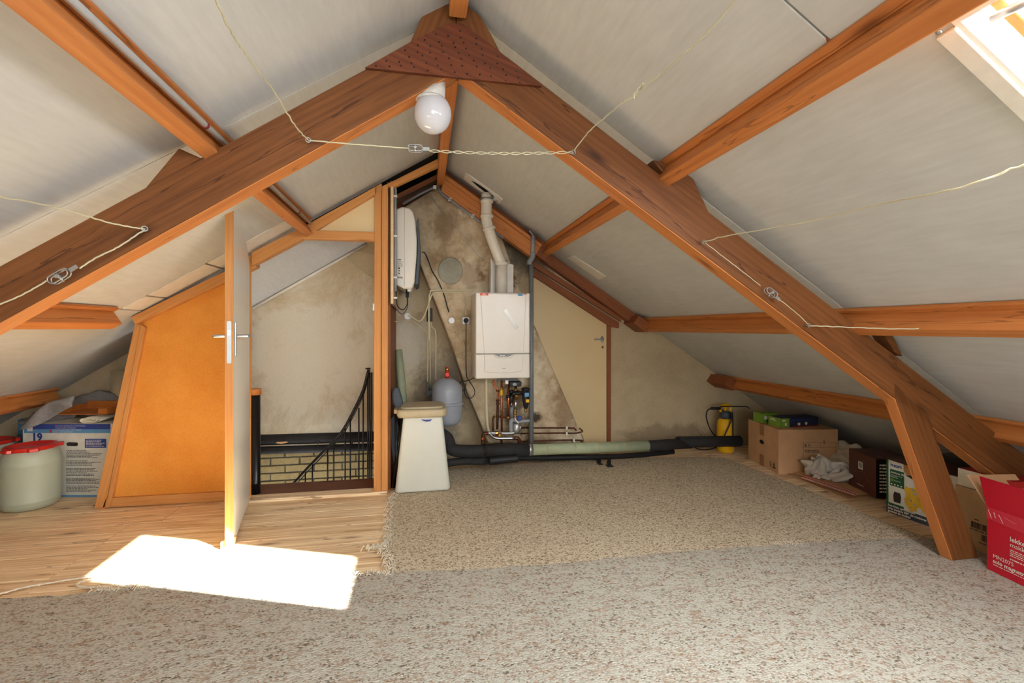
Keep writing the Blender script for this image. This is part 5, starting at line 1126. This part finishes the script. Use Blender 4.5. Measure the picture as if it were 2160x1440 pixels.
# ------------------------------------------------------------------ line wires, eyes and tensioners
def wire(pts, label, seed, r=.0024, amp=.004):
    q = random.Random(seed); s = smooth(pts, 10); o = []
    for i, p in enumerate(s): o.append(p+V((q.uniform(-1,1), q.uniform(-1,1), q.uniform(-1,1)))*amp*.4 if 0 < i < len(s)-1 else p)
    return tag(MB().tube(smooth(o, 2), r, 6).build('line_wire', M['wire']), label, 'wire')
ye = 1.772
def eye(u, v, label, s=1):
    c = at(u, v, ye); t = thing('screw_eye', c, label, 'screw eye')
    ring = [c+V((.0*math.cos(a), .009*math.cos(a)*s-.0, .009*math.sin(a)*s)) if False else c+V((.008*math.cos(a), .003*math.cos(a), .008*math.sin(a))) for a in [i*math.pi/7 for i in range(15)]]
    MB().tube(ring, .0022, 6).build('ring', M['steel'], t); MB().tube([c+V((.0,.004,0)), c+V((.0,.031,0))], .0025, 6).build('shank', M['steel'], t)
eye(305,482,'screw eye on the left rafter above the low tensioner'); eye(650,295,'screw eye on the left rafter near the lamp'); eye(1210,321,'screw eye on the right rafter below the apex'); eye(1485,510,'screw eye halfway down the right rafter'); eye(1707,686,'screw eye low on the right rafter')
def tensioner(u, v, ang, y, label, s=1.0):
    c = at(u, v, y); ca_, sa_ = math.cos(ang), math.sin(ang); X_ = V((ca_,0,sa_)); Z_ = V((-sa_,0,ca_)); t = thing('wire_tensioner', c, label, 'tensioner')
    L_, H_ = .030*s, .013*s; loop = []
    for i in range(25):
        a = 2*math.pi*i/24; loop.append(c+X_*(L_*.6*(1 if math.cos(a) > 0 else -1)+H_*math.cos(a))+Z_*H_*math.sin(a))
    for dy in (-.008,.008):
        MB().tube([p+V((0,dy,0)) for p in loop], .002*s, 6).build('loop', M['steel'], t)
    MB().prism([loop[6]+V((0,-.008,0)), loop[0]+V((0,-.008,0))+Z_*H_, loop[0]+V((0,.008,0))+Z_*H_, loop[6]+V((0,.008,0))], Z_*-.0015).build('strap', M['steel'], t)
    MB().lathe([(.006*s,-.014),(.006*s,.014)], c, (0,1,0), 10).build('spool', M['steel'], t); MB().tube([c+Z_*.02*s, c-Z_*.02*s], .003*s, 6).build('bolt', M['chrome'], t)
    MB().prism([c+X_*L_*1.1+Z_*-.007, c+X_*L_*2.0+Z_*-.006, c+X_*L_*2.0+Z_*.006, c+X_*L_*1.1+Z_*.007], (0,.002,0)).build('lug', M['steel'], t)
tensioner(125,583,.62,1.755,'wire tensioner on the lower left rafter',1.0); tensioner(876,313,.02,ye,'wire tensioner in the middle below the globe lamp',.85); tensioner(1626,617,-.6,1.762,'wire tensioner on the lower right rafter',.9)
wire([at(-60,398,1.25), at(0,414,1.35), at(130,440,1.55), at(240,472,1.70), at(305,483,ye)], 'wire from the left frame edge to the screw eye on the left rafter', 1)
wire([at(305,484,ye), at(250,520,1.765), at(200,545,1.76), at(168,566,1.755)], 'short wire from the left screw eye down to the tensioner', 2, amp=.002)
wire([at(98,592,1.755), at(50,620,1.76), at(-20,650,1.76), at(-60,668,1.76)], 'wire leaving the lower left tensioner along the rafter', 3, amp=.002)
wire([at(445,-30,.95), at(458,8,1.0), at(490,70,1.12), at(530,130,1.28), at(580,195,1.47), at(620,262,1.65), at(650,295,ye)], 'wire coming from the top of the left roof to the screw eye', 4)
wire([at(650,296,ye), at(760,305,ye-.01), at(864,313,ye)], 'wire between the left screw eye and the middle tensioner', 5, amp=.002)
for k in (0, 1):
    tw = smooth([at(905+(1208-905)*i/34, 318+3*i/34+4.0*math.sin(i/34*math.pi)+2.6*math.sin(i*1.15+k*math.pi), ye+.003*math.cos(i*1.15+k*math.pi)) for i in range(35)], 3)
    tag(MB().tube(tw, .0017, 6).build('twisted_wire', M['wire']), ('upper' if k else 'lower')+' strand of the twisted wire between tensioner and right screw eye', 'wire')
wire([at(1210,318,ye), at(1245,275,1.62), at(1300,228,1.45), at(1345,195,1.35), at(1400,150,1.24), at(1480,80,1.1), at(1580,-30,.95)], 'wire rising from the right screw eye to the upper right roof', 6)
kn = MB(); q = random.Random(6); kp_ = [at(1338+i*2.4, 203-i*3.3, 1.36) for i in range(9)]
for k in (0, 1): kn.tube([p+V((.006*math.sin(i*2.2+k*3.1),.003*math.cos(i*2),.006*math.cos(i*2.2+k*3.1))) for i, p in enumerate(kp_)], .0022, 6)
tag(kn.build('wire_knot', M['wire']), 'twisted knot in the wire on the upper right', 'wire')
wire([at(1485,510,ye), at(1540,496,1.65), at(1700,468,1.35), at(1860,430,1.1), at(2000,402,.92), at(2160,347,.80), at(2230,320,.75)], 'pale wire sweeping across the right roof to the frame edge', 7)
wire([at(1488,512,ye), at(1550,560,1.765), at(1604,602,1.762)], 'thin wire from the right rafter eye down to the tensioner', 8, .0013, .002)
wire([at(1645,632,1.762), at(1680,660,1.765), at(1705,684,ye)], 'short wire between the lower right tensioner and the low eye', 9, .0015, .002)
wire([at(1707,687,ye), at(1790,690,1.68), at(1900,693,1.55), at(2060,690,1.4), at(2200,695,1.3)], 'wire running level from the low right eye to the right frame edge', 10)
# conduit pipe along the upper left purlin
nL = V((-sl,0,cl)); eL = V((-cl,0,-sl))
ft = V((-.752,0,LZ(-.752)))-nL*.045-eL*.026
cp_ = thing('purlin_conduit', ft+V((0,1.0,0)), 'grey white conduit pipe with red clips behind the upper left purlin', 'conduit')
MB().tube([ft+V((0,-2.5,0)), ft+V((0,3.2,0))], .0105, 12).build('tube', M['conduit'], cp_)
for y in (1.02, 1.72, 2.3, 2.9): MB().lathe([(.0125,-.006),(.0125,.006)], ft+V((0,y,0)), (0,1,0), 12).build('clip', M['darkred'], cp_)
